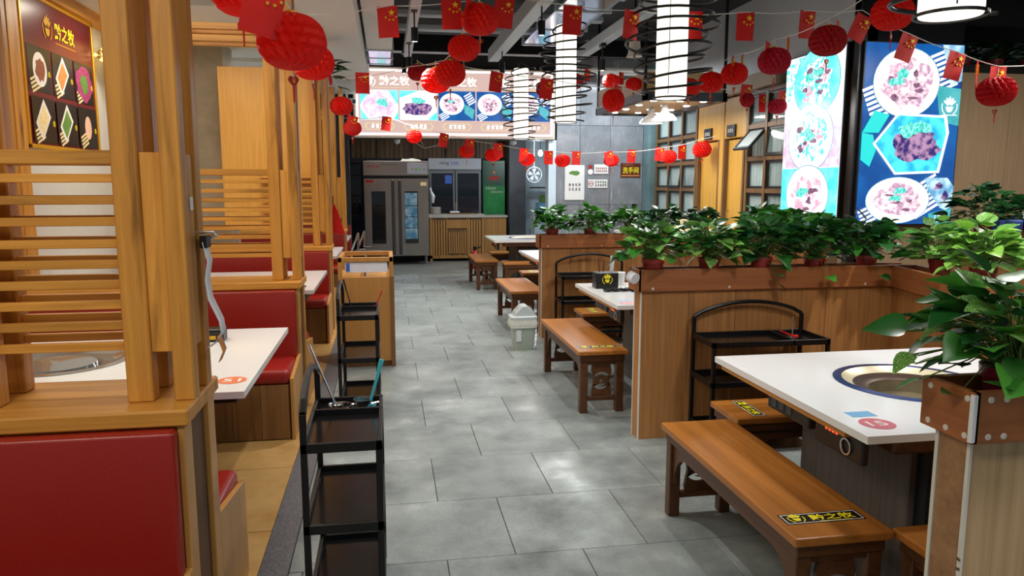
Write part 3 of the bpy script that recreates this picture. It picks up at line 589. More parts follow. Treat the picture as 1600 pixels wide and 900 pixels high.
# wooden canopy with downlights
cp = thing('ceiling_canopy', 'hanging wooden canopy in a black frame with rows of small downlights', 'canopy', (3.62, 9.85, 2.60))
bx('panel', 'canopy_wood', cp, -.5, .5, -1.0, 1.0, .03, .09)
for q in ((-.54, -.48, -1.05, 1.05), (.48, .54, -1.05, 1.05), (-.54, .54, -1.05, -.99), (-.54, .54, .99, 1.05)): bx('frame', 'black_metal', cp, q[0], q[1], q[2], q[3], 0, .10, .004)
for x in (-.51, .51):
    for y in (-1.02, 1.02): MB().tube([(x, y, .1), (x, y, 1.35)], .02, 6).build('hanger', 'black_metal', cp)
bx('upper_panel', 'canopy_wood', cp, -.5, .5, -1.02, -.98, .10, .34); bx('upper_panel', 'canopy_wood', cp, -.52, -.48, -1.0, 1.0, .10, .34)
for x in (-.3, .05, .36):
    for y in (-.75, -.2, .35, .85):
        d = MB().lathe([(.0, .022), (.038, .022), (.045, .03)], 12).build('downlight', 'led_white', cp, (x, y, 0))
for (x, y, lb) in ((3.60, 9.45, 'white dome lamp under the canopy, the right and larger of the two'), (3.62, 10.0, 'white dome lamp under the canopy, the left and smaller of the two')):
    t = thing('dome_lamp', lb, 'pendant lamp', (x, y, 2.42), 0, 'white dome lamps')
    MB().lathe([(.165, 0), (.16, .02), (.12, .07), (.06, .10), (.045, .13), (.045, .20), (.0, .21)], 24).build('shade', 'white_enamel', t, smooth=.7)
    MB().lathe([(0, .03), (.04, .035), (.04, .08)], 12).build('bulb', 'led_white', t); MB().tube([(0, 0, .2), (0, 0, .27)], .006, 6).build('cable', 'black_metal', t)
cn = thing('speaker_can', 'beige round ceiling speaker hanging between the coil pendants', 'speaker', (2.72, 8.1, 2.98)); MB().lathe([(.0, 0), (.09, 0), (.07, .04), (.06, .16), (0, .16)], 18).build('body', 'cream_board', cn, smooth=.6); MB().tube([(0, 0, .16), (0, 0, .97)], .01, 6).build('rod', 'black_metal', cn)
cc = thing('security_camera', 'small white security camera at the left end of the lit sign', 'camera', (-.62, 12.9, 3.08)); MB().tube([(0, 0, -.12), (.12, -.12, -.14)], [.05, .05], 12).build('body', 'white_enamel', cc); MB().tube([(0, 0, 0), (0, 0, -.12)], .02, 8).build('bracket', 'white_enamel', cc); MB().tube([(.12, -.12, -.14), (.124, -.124, -.141)], .035, 12).build('lens', 'black_plastic', cc)
MB().lathe([(0, -.004), (.05, -.004), (.055, 0)], 14).build('downlight', 'spot_glow', so, (-.55, 10.2, 3.08))
lt = thing('square_lamp', 'square pendant lamp with gold lattice pattern behind the booth posts', 'pendant lamp', (-1.95, 7.4, 2.72))
emit('lattice_glow', '#ffd27a', 2.2, '#6a4a12', 26, .46, .52)
MB().prism([(-.16, 0), (0, .13), (.16, 0), (0, -.13)], 'xz', -.14, .14).build('shade', 'lattice_glow', lt); MB().tube([(0, 0, .13), (0, 0, .36)], .006, 6).build('cable', 'black_metal', lt)
lt2 = dup(lt, 'square pendant lamp with gold lattice, left one seen between the front posts', (-2.36, 7.4, 2.72))
# ------------------------------------------------------------------ booths on the left
def booth_screen(yf, label, panel=False, lw=-.527):
    t = thing('booth_screen', label, 'room divider', (-.6, yf, 0), 0, 'wooden booth screens'); D = .38; Wd = -1.94
    bx('core', 'booth_z', t, Wd, -.022, .03, D - .03, 0, .90)
    bx('cap', 'booth_x', t, Wd, .015, -.012, D + .012, .90, .95, .006)
    for a, b in ((0, .085), (D - .085, D)): bx('end_strip', 'station', t, -.02, 0, a, b, 0, .90, .003)
    bx('end_slot', 'booth_dark', t, -.022, -.016, .085, D - .085, 0, .90)
    fr, rr = (.09, .155), (D - .125, D - .06)
    cols = ((-.178, -.105), (-.046, .012)) if panel else ((-.178, -.105), (-.046, .012), (lw - .073, lw), (lw - .213, lw - .143))
    for a, b in (fr, rr):
        for xa, xb in cols: bx('post', 'booth_z', t, xa, xb, a, b, .95, 2.95, .004)
        for xa, xb in ((-.105, -.046),) if panel else ((-.105, -.046), (lw - .143, lw - .073)): bx('filler_plank', 'booth_z', t, xa, xb, a + .012, b - .012, 1.10, 1.69, .002)
        bx('rail', 'booth_x', t, lw, -.178, a + .01, b - .01, 1.655, 1.695, .002)
        for z in (1.62, 1.557, 1.495, 1.43, 1.37, 1.31, 1.249, 1.187, 1.124): bx('slat', 'booth_x', t, lw, -.178, a + .02, b - .02, z - .017, z + .008, .0015)
        if not panel:
            for z in (2.51, 2.585): bx('top_rail', 'booth_x', t, lw, -.178, a + .01, b - .01, z, z + .04, .002)
    for (xa, xb) in ((-.038, .004),) if panel else ((-.038, .004), (lw - .205, lw - .153)): bx('filler_plank', 'booth_z', t, xa, xb, fr[1], rr[0], 1.10, 1.69, .002)
    if panel: bx('back_panel', 'booth_panel', t, -1.07, -.06, .17, .19, 1.16, 2.78, .003)
    return t
def booth_bench(y, facing, label):
    """facing -1: the seat looks to the camera end; +1: to the kitchen end. y = plane of the back"""
    t = thing('booth_bench', label, 'booth seat', (-.6, y, 0), 0, 'red booth seats'); s = facing
    def yy(a, b): return (min(a * s, b * s), max(a * s, b * s))
    a, b = yy(.0, .055); bx('backrest', 'leather', t, -1.90, -.016, a, b, .44, .898, .014, 3, True)
    a, b = yy(.0, .44); bx('seat', 'leather', t, -1.90, -.022, a, b, .36, .455, .03, 3, True)
    a, b = yy(.0, .42); bx('base', 'base_z', t, -1.90, -.03, a, b, .01, .36)
    for k in range(11):
        x = -.035 - k * .17; a, b = yy(.42, .432); bx('plank', 'base_z', t, x - .167, x, a, b, .01, .36)
    a, b = yy(.0, .44); MB().prism([(a if s > 0 else b, 0), (b if s > 0 else a, 0), (b if s > 0 else a, .40), (a if s > 0 else b, .46)], 'yz', -.022, 0).build('end_panel', 'station', t, bev=.002)
    return t
DY = [2.22, 5.10, 7.98, 10.9]; nm = ['nearest', 'second', 'third', 'fourth']
for k, y in enumerate(DY):
    booth_screen(y, ['big wooden slat screen at the left edge, with a white paper strip on its post', 'second wooden slat screen along the left, behind the booth table with the orange sticker', 'third wooden slat screen on the left, backed by a plain yellow wood panel', 'fourth wooden slat screen on the left, near the kitchen'][k], k == 2, -.527 if k == 0 else -.70)
    booth_bench(y, -1, ['red leather booth seat in the left foreground corner', 'red booth seat behind the first booth table, facing the camera', 'red booth seat beyond the second booth table, facing the camera', 'farthest but one red booth seat facing the camera'][k])
    if k < 3: booth_bench(y + .38, 1, ['red booth seat with its back to the camera, nearest the aisle floor', 'second red booth seat turned away from the camera, behind the second screen', 'third red booth seat turned away from the camera'][k])
booth_bench(13.0, -1, 'farthest red booth seat, at the kitchen end of the left side')
def grill(parent, cx, cy, z, burnt=True):
    MB().lathe([(.315, 0), (.318, .004), (.285, .006), (.28, 0)], 40).build('grill_ring', 'ring_blue' if burnt else 'chrome', parent, (cx, cy, z), smooth=.6)
    MB().lathe([(.282, .004), (.255, -.012), (.20, -.03), (.195, -.03)], 40).build('grill_tray', 'cream_ring' if burnt else 'chrome', parent, (cx, cy, z), smooth=.6)
    MB().lathe([(.235, -.017), (.20, -.024), (.185, -.026), (.17, -.034)], 40).build('burner_rim', 'burnt' if burnt else 'steel', parent, (cx, cy, z), smooth=.6)
    if burnt: MB().lathe([(.172, -.034), (.165, -.085), (.12, -.095), (0, -.095)], 32).build('burner_bowl', 'burner_inside', parent, (cx, cy, z), smooth=.6)
    else: MB().lathe([(.172, -.034), (.16, -.012), (.0, -.008)], 32).build('glass_lid', 'glass_top', parent, (cx, cy, z), smooth=.6)
def booth_table(ya, yb, label, num=None):
    t = thing('booth_table', label, 'table', (-1.5, (ya + yb) / 2, 0), 0, 'white booth tables'); hy = (yb - ya) / 2; tx = .9
    plate(rect(-1.0, tx, -hy, hy), [circ(-.08, 0, .28, 40)], .72, .75).build('table_top', 'quartz', t)
    bx('sub_frame', 'black_plastic', t, -.9, tx - .07, -hy + .12, hy - .12, .685, .72)
    bx('pedestal', 'base_z', t, -.45, .35, -.3, .3, 0, .60); bx('control_box', 'black_plastic', t, .62, .80, -.35, .1, .60, .685, .006)
    grill(t, -.08, 0, .75, False)
    if num:
        s = MB().lathe([(0, .0008), (.062, .0008)], 24).build('number_sticker', 'orange_print', t, (.815, -hy + .19, .75)); text(num, .075, .05, 'white_print', s, (0, 0, .001), (0, 0, 0), .0006, .01)
        bx('blue_sticker', 'blue_print', t, .66, .74, -hy + .15, -hy + .21, .75, .751)
    return t
booth_table(3.12, 4.52, 'white booth table in the nearest left booth, with an orange round sticker', '51')
booth_table(6.1, 7.5, 'white table in the second left booth, with chopsticks near its end')
booth_table(8.95, 10.3, 'white table in the third left booth'); booth_table(11.6, 12.7, 'white table in the farthest left booth')
nb = thing('condiment_box', 'small black condiment box on the nearest booth table, behind the wooden post', 'box', (-.98, 4.2, .75)); bx('body', 'black_plastic', nb, -.09, .09, -.05, .05, 0, .055, .004); bx('label_strip', 'gold', nb, -.05, .05, -.052, -.05, .015, .035); bx('lid', 'black_print', nb, -.09, .09, -.05, .05, .055, .07, .003)
cs = thing('chopsticks', 'dark chopsticks lying at the aisle end of the second booth table', 'chopsticks', (-.78, 6.32, .754))
for a in (-.012, .012): MB().tube([(-.1, a, 0), (.1, a * 1.6, 0)], .004, 6).build('stick', 'black_print', cs)
# paper roll clipped on the near post
rp = thing('receipt_clip', 'white paper strip hanging from a metal clip on the nearest wooden post', 'paper', (-.587, 2.46, 1.42))
MB().tube([(0, -.02, .03), (.05, -.02, .03), (.05, .03, .02), (.02, .03, .0)], .005, 6).build('clip', 'chrome', rp); bx('clip_jaw', 'black_plastic', rp, .01, .03, -.03, .035, -.02, .02, .003)
def ribbon(pts, w, mat, name, parent):
    mb = MB()
    for x, z, y in pts: mb.v += [(x, y - w / 2, z), (x, y + w / 2, z), (x + .0015, y - w / 2, z), (x + .0015, y + w / 2, z)]
    for k in range(len(pts) - 1):
        i = 4 * k; mb.f += [[i, i + 4, i + 5, i + 1], [i + 2, i + 3, i + 7, i + 6], [i, i + 2, i + 6, i + 4], [i + 1, i + 5, i + 7, i + 3]]
    return mb.build(name, mat, parent, smooth=True)
ribbon([(.018, .0, .0), (.03, -.06, .0), (.02, -.12, 0), (.026, -.18, 0), (.055, -.25, 0), (.06, -.29, .0), (.03, -.33, .0), (.015, -.335, 0)], .07, 'paper_white', 'paper_strip', rp)
ribbon([(.045, -.30, .0), (.06, -.35, 0), (.045, -.385, 0)], .055, 'food_orange', 'brown_tag', rp)
tag(bx('number_sticker', 'paper_white', None, -.588, -.586, 2.39, 2.42, 1.52, 1.56), 'tiny white sticker on the aisle face of the nearest post', 'sticker')
# menu poster on the left wall
po = thing('menu_poster', 'dark red framed menu poster with six dish photos on the left wall', 'poster', (-2.545, 6.60, 2.42)); po.scale = (1, .89, .97)
bx('board', 'poster_red', po, 0, .02, -.75, .75, -.57, .57)
for q in ((-.76, .76, .55, .58), (-.76, .76, -.58, -.55), (-.76, -.73, -.58, .58), (.73, .76, -.58, .58)): bx('gold_frame', 'gold', po, 0, .03, *q, .004)
F = Flat(po, (.021, 0, 0), (R(90), 0, R(90)))
for j in range(2):
    for k in range(3):
        cx, cy = -.46 + k * .46, (.02 if j == 0 else -.36) ; F.poly(rect(cx - .215, cx + .215, cy - .17, cy + .17), 'poster_black', 'photo'); F.sticks(cx - .10, cy - .11, .08, 4, .03, 20, 'food_cream', 'mat_print')
        if (j, k) == (0, 0): F.poly(circ(cx, cy, .13, 24, ry=.13), 'plate_white', 'plate_print'); F.poly(blob(cx, cy, .09, .085, 5), 'food_brown', 'food_print')
        elif (j, k) == (0, 2): F.poly(blob(cx, cy, .2, .15, 9, 22, .15), 'food_purple', 'food_print'); F.poly(blob(cx, cy - .0, .08, .08, 10, 14, .3), 'food_green', 'food_print')
        elif (j, k) == (1, 2): F.poly(circ(cx, cy, .08, 20, ry=.10), 'food_pink', 'food_print')
        else:
            q = [(cx - .17, cy - .03), (cx, cy + .16), (cx + .12, cy + .03), (cx - .06, cy - .16)]; F.poly(q, 'plate_white', 'plate_print')
            F.poly([(cx - .02 + (x - cx + .02) * .74, cy + (y - cy) * .74) for x, y in q], ('food_orange', 'food_orange')[k == 1] if j == 0 else ('food_cream', 'food_green')[k == 1], 'food_print')
        emblem(.04, 'yellow_print', po, (.0212 + F.z, cx + .17, cy - .02), (R(90), 0, R(90)), .001)
emblem(.15, 'gold', po, (.0225, -.25, .36), (R(90), 0, R(90))); text('黔之牧', .42, .13, 'yellow_print', po, (.0225, .10, .37), (R(90), 0, R(90)), .002, .015)
bx('underline', 'gold', po, .021, .0225, -.1, .33, .27, .277)
tr = struct(bx('trim_4', 'booth_y', None, -2.55, -2.47, 2.6, 8.5, 2.98, 3.08)); tr['label'] = 'wooden rail along the top of the left wall'
for k, y in enumerate((5.52, 5.70)): bx('wall_plank', 'booth_z', wl, -2.548, -2.50, y, y + .16, 0, 3.0, .003)

# ------------------------------------------------------------------ serving carts, waiter station
def cart(loc, rz, label, L=.56, Wd=.27, zt=.74):
    """local x across, y along; the hoop stands on the x=0 side"""
    t = thing('serving_cart', label, 'cart', loc, rz, 'black three-tier carts'); p = .022
    for y in (0, L - p):
        for x in (0, Wd - p): bx('post', 'black_metal', t, x, x + p, y, y + p, .03, zt if x else zt + .1, .002)
    n = 12; pts = [(p / 2, p / 2 + (L - p) * k / n, zt + .10 + .085 * math.sin(math.pi * k / n) ** .7) for k in range(n + 1)]
    MB().tube(pts, .013, 6).build('hoop', 'black_metal', t)
    for z in (zt - .032, .42, .12):
        h = .03; s = bx('tray', 'black_tray', t, .004, Wd - .004, .004, L - .004, z, z + .008)
        for q in ((0, Wd, 0, .014), (0, Wd, L - .014, L), (0, .014, 0, L), (Wd - .014, Wd, 0, L)): bx('tray_rim', 'black_metal', s, *q, z - .004, z + h, .002)
    bx('tray_divider', 'black_metal', t, 0, Wd, L * .68, L * .68 + .012, zt - .03, zt - .001, .001)
    for y in (.011, L - .011):
        for x in (.011, Wd - .011): MB().tube([(x - .008, y, .018), (x + .008, y, .018)], .018, 10).build('castor', 'black_plastic', t)
    return t
cart((-.305, 2.46, 0), 0, 'black serving cart in the foreground, with a teal spoon in its top tray')
cart((-.345, 4.93, 0), 0, 'second black serving cart, in front of the wooden waiter station')
def ladle(loc, h, lean, mat, label, cat='ladle'):
    t = thing('ladle', label, cat, loc); dx, dy = lean
    MB().tube([(0, 0, .0), (dx * .5, dy * .5, h * .5), (dx, dy, h)], [.005, .004, .006] if mat != 'teal' else [.006, .006, .01], 8).build('handle', mat, t)
    MB().lathe([(0, -.012), (.022, -.008), (.03, .008)], 14).build('bowl', mat if mat != 'teal' else 'teal', t, smooth=True); return t
ladle((-.09, 2.93, .715), .19, (.055, .01), 'teal', 'teal plastic spoon standing in the foreground cart')
ladle((-.22, 2.95, .72), .24, (-.10, .05), 'chrome', 'long steel skimmer leaning out of the foreground cart')
for x, rr, lb in ((-.115, .035, 'round steel pot holding the teal spoon in the foreground cart'), (-.20, .045, 'shallow steel lid lying in the foreground cart tray')):
    t = thing('steel_pot', lb, 'pot', (x, 2.93, .70)); MB().lathe([(0, .0), (rr * .9, 0), (rr, .03 if rr > .04 else .05), (rr * .92, .03 if rr > .04 else .05), (rr * .85, .006), (0, .006)], 20).build('body', 'chrome', t, smooth=.6); MB().tube([(rr, 0, .03), (rr + .03, 0, .035)], .004, 6).build('handle', 'chrome', t)
ladle((-.10, 5.40, .715), .12, (.05, -.02), 'red_plastic', 'red handled ladle in the second cart'); ladle((-.27, 5.38, .72), .20, (-.05, .02), 'black_metal', 'dark tongs standing in the second cart', 'tongs')
st = thing('waiter_station', 'light wooden waiter station with an open boxed top beside the aisle', 'cabinet', (-.43, 6.5, 0))
bx('body', 'station', st, 0, .47, .0, .62, .05, .80, .004); bx('plinth', 'base_z', st, .03, .46, .03, .6, 0, .05); bx('side_panel', 'base_z', st, .44, .475, -.008, .05, 0, .80)
for q in ((0, .47, 0, .035), (0, .47, .585, .62), (0, .035, 0, .62), (.435, .47, 0, .62)): bx('top_frame', 'station', st, *q, .93, .97, .003)
for x in (0, .435):
    for y in (0, .585): bx('post', 'station', st, x, x + .035, y, y + .035, .80, .93)
bx('white_sheet', 'paper_white', st, .06, .42, .01, .02, .84, .925); bx('blue_label', 'blue_print', st, .07, .10, .004, .01, .85, .92); bx('divider', 'chrome', st, .22, .235, .035, .585, .80, .95)
kt = thing('kettle_cart', 'black kettle cart with two steel handles beyond the waiter station', 'cart', (-.42, 9.0, 0))
bx('body', 'black_metal', kt, 0, .34, 0, .5, .1, .78, .01)
for x, y in ((.05, .05), (.11, .4)): MB().tube([(x - .05, y, .78), (x - .06, y, .80), (x, y, .95), (x + .02, y, 1.02), (x + .02, y, .82), (x + .1, y, .82)], .012, 8).build('handle', 'chrome', kt)
for x in (.03, .3):
    for y in (.05, .45): MB().tube([(x, y, 0), (x, y, .1)], .02, 8).build('foot', 'black_metal', kt)
# ------------------------------------------------------------------ right side: hot-pot tables and benches
def hot_table(loc, label, num=None, Ly=1.2, Lx=1.25):
    t = thing('hot_pot_table', label, 'table', loc, 0, 'white hot-pot tables')          # origin: near left corner on the floor
    plate(rect(0, Lx, 0, Ly), [circ(.63, .60, .28, 40)], .722, .75).build('table_top', 'quartz', t)
    plate(rect(.022, Lx - .05, .16, Ly - .03), [circ(.63, .60, .285, 32)], .692, .722).build('sub_frame', 'booth_y', t); bx('apron', 'bench_dark', t, .14, Lx - .05, .05, .16, .655, .722, .01)
    bx('pedestal', 'pedestal', t, .37, .95, .25, 1.0, 0, .63, .004); bx('pedestal_end', 'dark_inside', t, .40, .93, .19, .26, .02, .655)
    c = bx('control_panel', 'black_plastic', t, .055, .085, .10, .40, .60, .70, .006)
    MB().lathe([(.026, 0), (.032, 0), (.032, .006), (.026, .006)], 20).build('knob', 'chrome', c, (.053, .19, .645), (0, R(-90), 0))
    for k in range(4): bx('indicator', 'led_red', c, .0535, .0555, .25 + k * .022, .262 + k * .022, .668, .676)
    c = bx('socket_box', 'black_plastic', t, .06, .10, .45, .78, .62, .70, .006)
    for k in range(3): bx('socket', 'steel_dark', c, .057, .061, .58 + k * .06, .62 + k * .06, .635, .675, .002)
    grill(t, .63, .60, .75, True)
    if num:
        s = MB().lathe([(0, .0008), (.062, .0008)], 24).build('number_sticker', 'pink_print', t, (.12, .12, .75)); text(num, .07, .05, 'white_print', s, (0, 0, .001), (0, 0, 0), .0006, .01)
        bx('blue_sticker', 'ltblue_print', t, .08, .18, .20, .26, .75, .751)
    return t
T1 = hot_table((1.59, 2.19, 0), 'white table with a burner ring in the right foreground', '15')
hot_table((1.58, 4.95, 0), 'white table behind the tall wooden partition, with a black caddy and cord on it', '16')
hot_table((1.66, 8.2, 0), 'white table half hidden behind the second planter partition'); hot_table((1.58, 11.0, 0), 'farthest white table on the right, near the kitchen counter')
def bench(loc, rz, label, L=1.22, Wd=.36, sticker=True):
    t = thing('wooden_bench', label, 'bench', loc, rz, 'carved wooden benches'); lw = .055
    bx('seat', 'bench_y', t, 0, Wd, 0, L, .418, .45, .006, 2); bx('seat_rail', 'bench_dark', t, .018, Wd - .018, .018, L - .018, .372, .418, .004)
    for x in (.022, Wd - .022 - lw):
        for y in (.025, L - .025 - lw): bx('leg', 'bench_dark', t, x, x + lw, y, y + lw, 0, .372, .004)
    a, b = .025 + lw, L - .025 - lw; arch = [(a, .372), (a, .16)] + [(a + .012 + .13 * (1 - math.cos(R(w))), .17 + .155 * math.sin(R(w))) for w in (0, 20, 40, 60, 80, 90)]
    arch += [(b - .012 - .13 * (1 - math.cos(R(w))), .17 + .155 * math.sin(R(w))) for w in (90, 80, 60, 40, 20, 0)] + [(b, .16), (b, .372)]
    for x in (.038, Wd - .038 - .018): MB().prism(arch, 'yz', x, x + .018).build('apron', 'bench_dark', t)
    xa, xb = .022 + lw, Wd - .022 - lw; cx, cz = (xa + xb) / 2, .225
    def crescent(a0, a1): return circ(cx, cz, .066, 10, R(a0), R(a1)) + [(cx + (x - cx) * .62 + .004, cz + (z - cz) * .62) for x, z in reversed(circ(cx, cz, .066, 10, R(a0 + 14), R(a1)))]
    pan = [(xa + .045, .372), (xa + .03, .30), (xa + .045, .22), (xa + .03, .14), (xa + .04, .085), (xb - .04, .085), (xb - .03, .14), (xb - .045, .22), (xb - .03, .30), (xb - .045, .372)]
    for y in (.04, L - .06): plate(pan, [crescent(20, 160), crescent(200, 340), circ(cx, cz, .017, 10)], y, y + .02, 'xz').build('end_panel', 'bench_dark', t)
    for y in (.035, L - .065): bx('stretcher', 'bench_dark', t, xa, xb, y, y + .03, .085, .115, .003)
    for y in (.035, L - .065): bx('carved_edge', 'bench_dark', t, xa, xb, y, y + .03, .345, .372)
    if sticker:
        s = MB().prism(rect(.03, Wd - .035, .10, .175), 'xy', .45, .4508).build('sticker', 'black_print', t); w = Wd - .065
        plate(rect(.036, Wd - .041, .105, .17), [rect(.039, Wd - .044, .108, .167)], .4508, .4511).build('sticker_border', 'white_print', s)
        emblem(.05, 'yellow_print', s, (.03 + w * .18, .14, .4508), (0, 0, 0), .0004); text('黔之牧', w * .56, .042, 'yellow_print', s, (.03 + w * .63, .139, .4508), (0, 0, 0), .0004, .022)
        bx('small_print', 'yellow_print', s, .03 + w * .42, .03 + w * .84, .108, .111, .4508, .4511)
    return t
bench((1.29, 2.10, 0), 0, 'carved wooden bench in the right foreground with a yellow and black sticker')
bench((1.68, 3.62, 0), R(-90), 'wooden bench with a sticker behind the foreground table, beside the black cart', 1.15, .32)
bench((1.66, 2.13, 0), R(-90), 'wooden bench at the near side of the foreground table, cut by the photo edge', 1.15, .30, False)
bench((1.28, 4.87, 0), 0, 'carved wooden bench beside the white bin and the second table', 1.28)
bench((1.70, 6.66, 0), R(-90), 'wooden bench with sticker behind the second table, below the black caddy', 1.1, .32)
bench((1.68, 4.90, 0), R(-90), 'wooden bench between the partition and the second table', 1.1, .30, False)
bench((1.29, 7.80, 0), 0, 'carved wooden bench with a bright reflection behind the white bin', 1.14, .38, False)
bench((1.72, 9.75, 0), R(-90), 'wooden bench with sticker behind the half-hidden third table', 1.1, .32)
bench((1.29, 11.05, 0), 0, 'farthest carved bench beside the aisle, before the kitchen counter', 1.15, .36, False)
bench((1.66, 10.95, 0), R(-90), 'wooden bench in front of the farthest right table', 1.1, .30, False)
bench((1.70, 12.6, 0), R(-90), 'wooden bench behind the farthest right table', 1.1, .30, False)
# things on the second table
cb = thing('condiment_caddy', 'black caddy with yellow emblem standing on the second table', 'caddy', (1.76, 5.86, .75)); bx('box', 'black_plastic', cb, -.095, .095, -.06, .06, 0, .13, .004); emblem(.07, 'yellow_print', cb, (0, -.0605, .075), XZ, .001)
MB().tube([(.05, .0, .12), (.06, 0, .26)], [.014, .02], 8).build('napkin', 'paper_white', cb); MB().tube([(-.05, .0, .1), (-.06, 0, .24)], .004, 6).build('stick', 'bench_dark', cb); MB().tube([(-.02, .0, .1), (-.01, 0, .23)], .004, 6).build('stick', 'bench_dark', cb)
cu = thing('paper_cup', 'white paper cup beside the black caddy on the second table', 'cup', (1.93, 5.98, .75)); MB().lathe([(0, 0), (.03, 0), (.04, .10), (.037, .10), (.028, .006), (0, .006)], 18).build('body', 'white_print', cu, smooth=.6); MB().lathe([(.041, .10), (.041, .112), (.0, .115)], 18).build('lid', 'white_enamel', cu)
tg = thing('black_cord', 'black twisted cord lying in front of the caddy on the second table', 'cable', (1.84, 5.62, .762)); MB().tube([(-.16 + .02 * k, .02 * math.sin(k * 1.9), .004 + .006 * math.cos(k * 1.9)) for k in range(17)], .012, 6).build('cord', 'black_plastic', tg); MB().tube([(-.16 + .02 * k, -.02 * math.sin(k * 1.9), .004 - .004 * math.cos(k * 1.9)) for k in range(17)], .01, 6).build('strand', 'black_plastic', tg)
ds = thing('sauce_dish', 'small pale dish behind the black cord on the second table', 'dish', (1.95, 5.78, .75)); MB().lathe([(0, 0), (.03, 0), (.05, .018), (.047, .018), (.028, .005), (0, .005)], 18).build('body', 'white_enamel', ds, smooth=.6); MB().lathe([(0, .0), (.032, .0)], 16).build('sauce', 'food_cream', ds, (0, 0, .009))
# carts beside the partitions
cart((1.84, 4.27, 0), R(-90), 'black serving cart against the tall partition beside the foreground table', .74, .32, .69)
cart((1.68, 7.38, 0), R(-90), 'black serving cart against the second planter partition, behind the bin', .72, .32, .70)
ladle((2.42, 4.1, .67), .13, (.01, .02), 'chrome', 'small steel brush standing in the cart by the tall partition', 'brush'); 
t = thing('red_stick', 'red plastic stick lying in the cart by the tall partition', 'stick', (2.38, 4.10, .672)); MB().tube([(-.06, -.03, .05), (.05, .0, .004)], [.004, .007], 6).build('handle', 'red_plastic', t); MB().tube([(.05, 0, .004), (.075, .005, .004)], .011, 8).build('tip', 'red_plastic', t)
# waste bin
bn = thing('swing_bin', 'grey-green waste bin with a pale swing lid and a plastic bag', 'bin', (1.28, 7.02, 0))
def rrect(w, d, r, n=5):
    P = []
    for sx, sy, a in ((1, 1, 0), (-1, 1, 90), (-1, -1, 180), (1, -1, 270)):
        for k in range(n + 1): P.append((sx * (w - r) + r * math.cos(R(a + 90 * k / n)), sy * (d - r) + r * math.sin(R(a + 90 * k / n))))
    return P
def loft(secs):
    mb = MB(); n = len(secs[0][0])
    for P, z in secs: mb.v += [(x, y, z) for x, y in P]
    for s in range(len(secs) - 1):
        for k in range(n): a = s * n + k; b = s * n + (k + 1) % n; mb.f.append([a, b, b + n, a + n])
    mb.f.append(list(reversed(range(n)))); mb.f.append([(len(secs) - 1) * n + k for k in range(n)]); return mb
loft([(rrect(.095, .08, .03), 0), (rrect(.12, .10, .035), .30)]).build('body', 'bin_grey', bn, smooth=.7)
rb = random.Random(4); sk = rrect(.128, .108, .035); loft([([(x, y) for x, y in sk], .30), ([(x * (1 + rb.uniform(0, .10)), y * (1 + rb.uniform(0, .1))) for x, y in sk], .255), ([(x * 1.0 + rb.uniform(-.01, .012), y * 1.02) for x, y in sk], .22)]).build('bag', 'bag', bn)
loft([(rrect(.13, .11, .035), .30), (rrect(.132, .112, .035), .325), (rrect(.115, .095, .03), .335)]).build('rim', 'bin_lid', bn, smooth=.7)
MB().prism([(-.10, .33), (.10, .33), (.085, .39), (.03, .435), (-.02, .43), (-.08, .37)], 'xz', -.088, .088).build('lid', 'bin_lid', bn, bev=.006)
s = bx('lid_tab', 'bin_grey', bn, -.055, -.045, -.03, .03, .395, .405); MB().prism(rect(-.08, -.03, .09, .2), 'xz', -.0985, -.097).build('paper_label', 'paper_white', bn)

# ------------------------------------------------------------------ planter partitions
def partition(loc, L, label, rz=0., near=False, pk=None, h=1.08):
    t = thing('planter_partition', label, 'partition', loc, rz, 'planter partitions'); zb = h - .135; D = .16
    n = max(1, round(L / .31)); pw = L / n
    bx('core', 'base_z', t, .005, L - .005, .035, D - .035, 0, zb + .02)
    for k in range(n):
        for a, b in ((.02, .036), (D - .036, D - .02)): bx('plank', pk or 'part_z', t, k * pw + .001, (k + 1) * pw - .001, a, b, 0, zb, .0015)
    bx('end_plank', 'stand_side' if near else 'part_z', t, -.004, .006, .034, D - .034, 0, zb); bx('edge_strip', 'edge_white', t, -.006, .002, .018, .030, 0, zb); bx('edge_strip', 'edge_white', t, -.006, .002, D - .030, D - .018, 0, zb)
    f = [('front_board', (-.03, L, -.012, .012), 'part_board_x'), ('rear_board', (-.03, L, D - .012, D + .012), 'part_board_x'), ('end_board', (-.034, -.014, -.012, D + .012), 'part_board_y')]
    for nme, q, m in f: bx(nme, m, t, *q, zb, h, .002)
    bx('trough_floor', 'base_z', t, -.014, L, .012, D - .012, zb, zb + .03)
    for x in ([.015, .06] if near else [.06, L * .3, L * .8, L - .1]):
        for z in (zb + .018, ) + ((h - .02,) if near else ()): MB().lathe([(0, .003), (.008, .002), (.009, 0)], 10).build('screw', 'screw', t, (x, -.012, z), XZ)
    if near:
        for y, z in ((.01, h - .02), (.14, h - .02), (.01, zb + .018), (.075, zb + .018), (.14, zb + .018)): MB().lathe([(0, .003), (.008, .002), (.009, 0)], 10).build('screw', 'screw', t, (-.034, y, z), (0, R(-90), 0))
        bx('corner_bracket', 'white_enamel', t, -.038, -.024, -.016, -.002, zb + .005, h - .005, .002)
    return t
partition((1.475, 1.60, 0), 2.2, 'pale wooden partition post with a plant trough at the right edge of the photo', 0, True, 'stand_z')
strokes(6, .16, .014, 'slat_dark', bpy.data.objects['planter_partition'], (-.0065, .0235, .55), (R(90), R(-90), R(-90)), 9, name='edge_print')
partition((1.53, 4.30, 0), 1.86, 'tall brown wooden partition in the middle, with a row of potted plants on top')
partition((3.10, 3.0, 0), 1.33, 'side wing of the brown partition behind the foreground table', R(78))
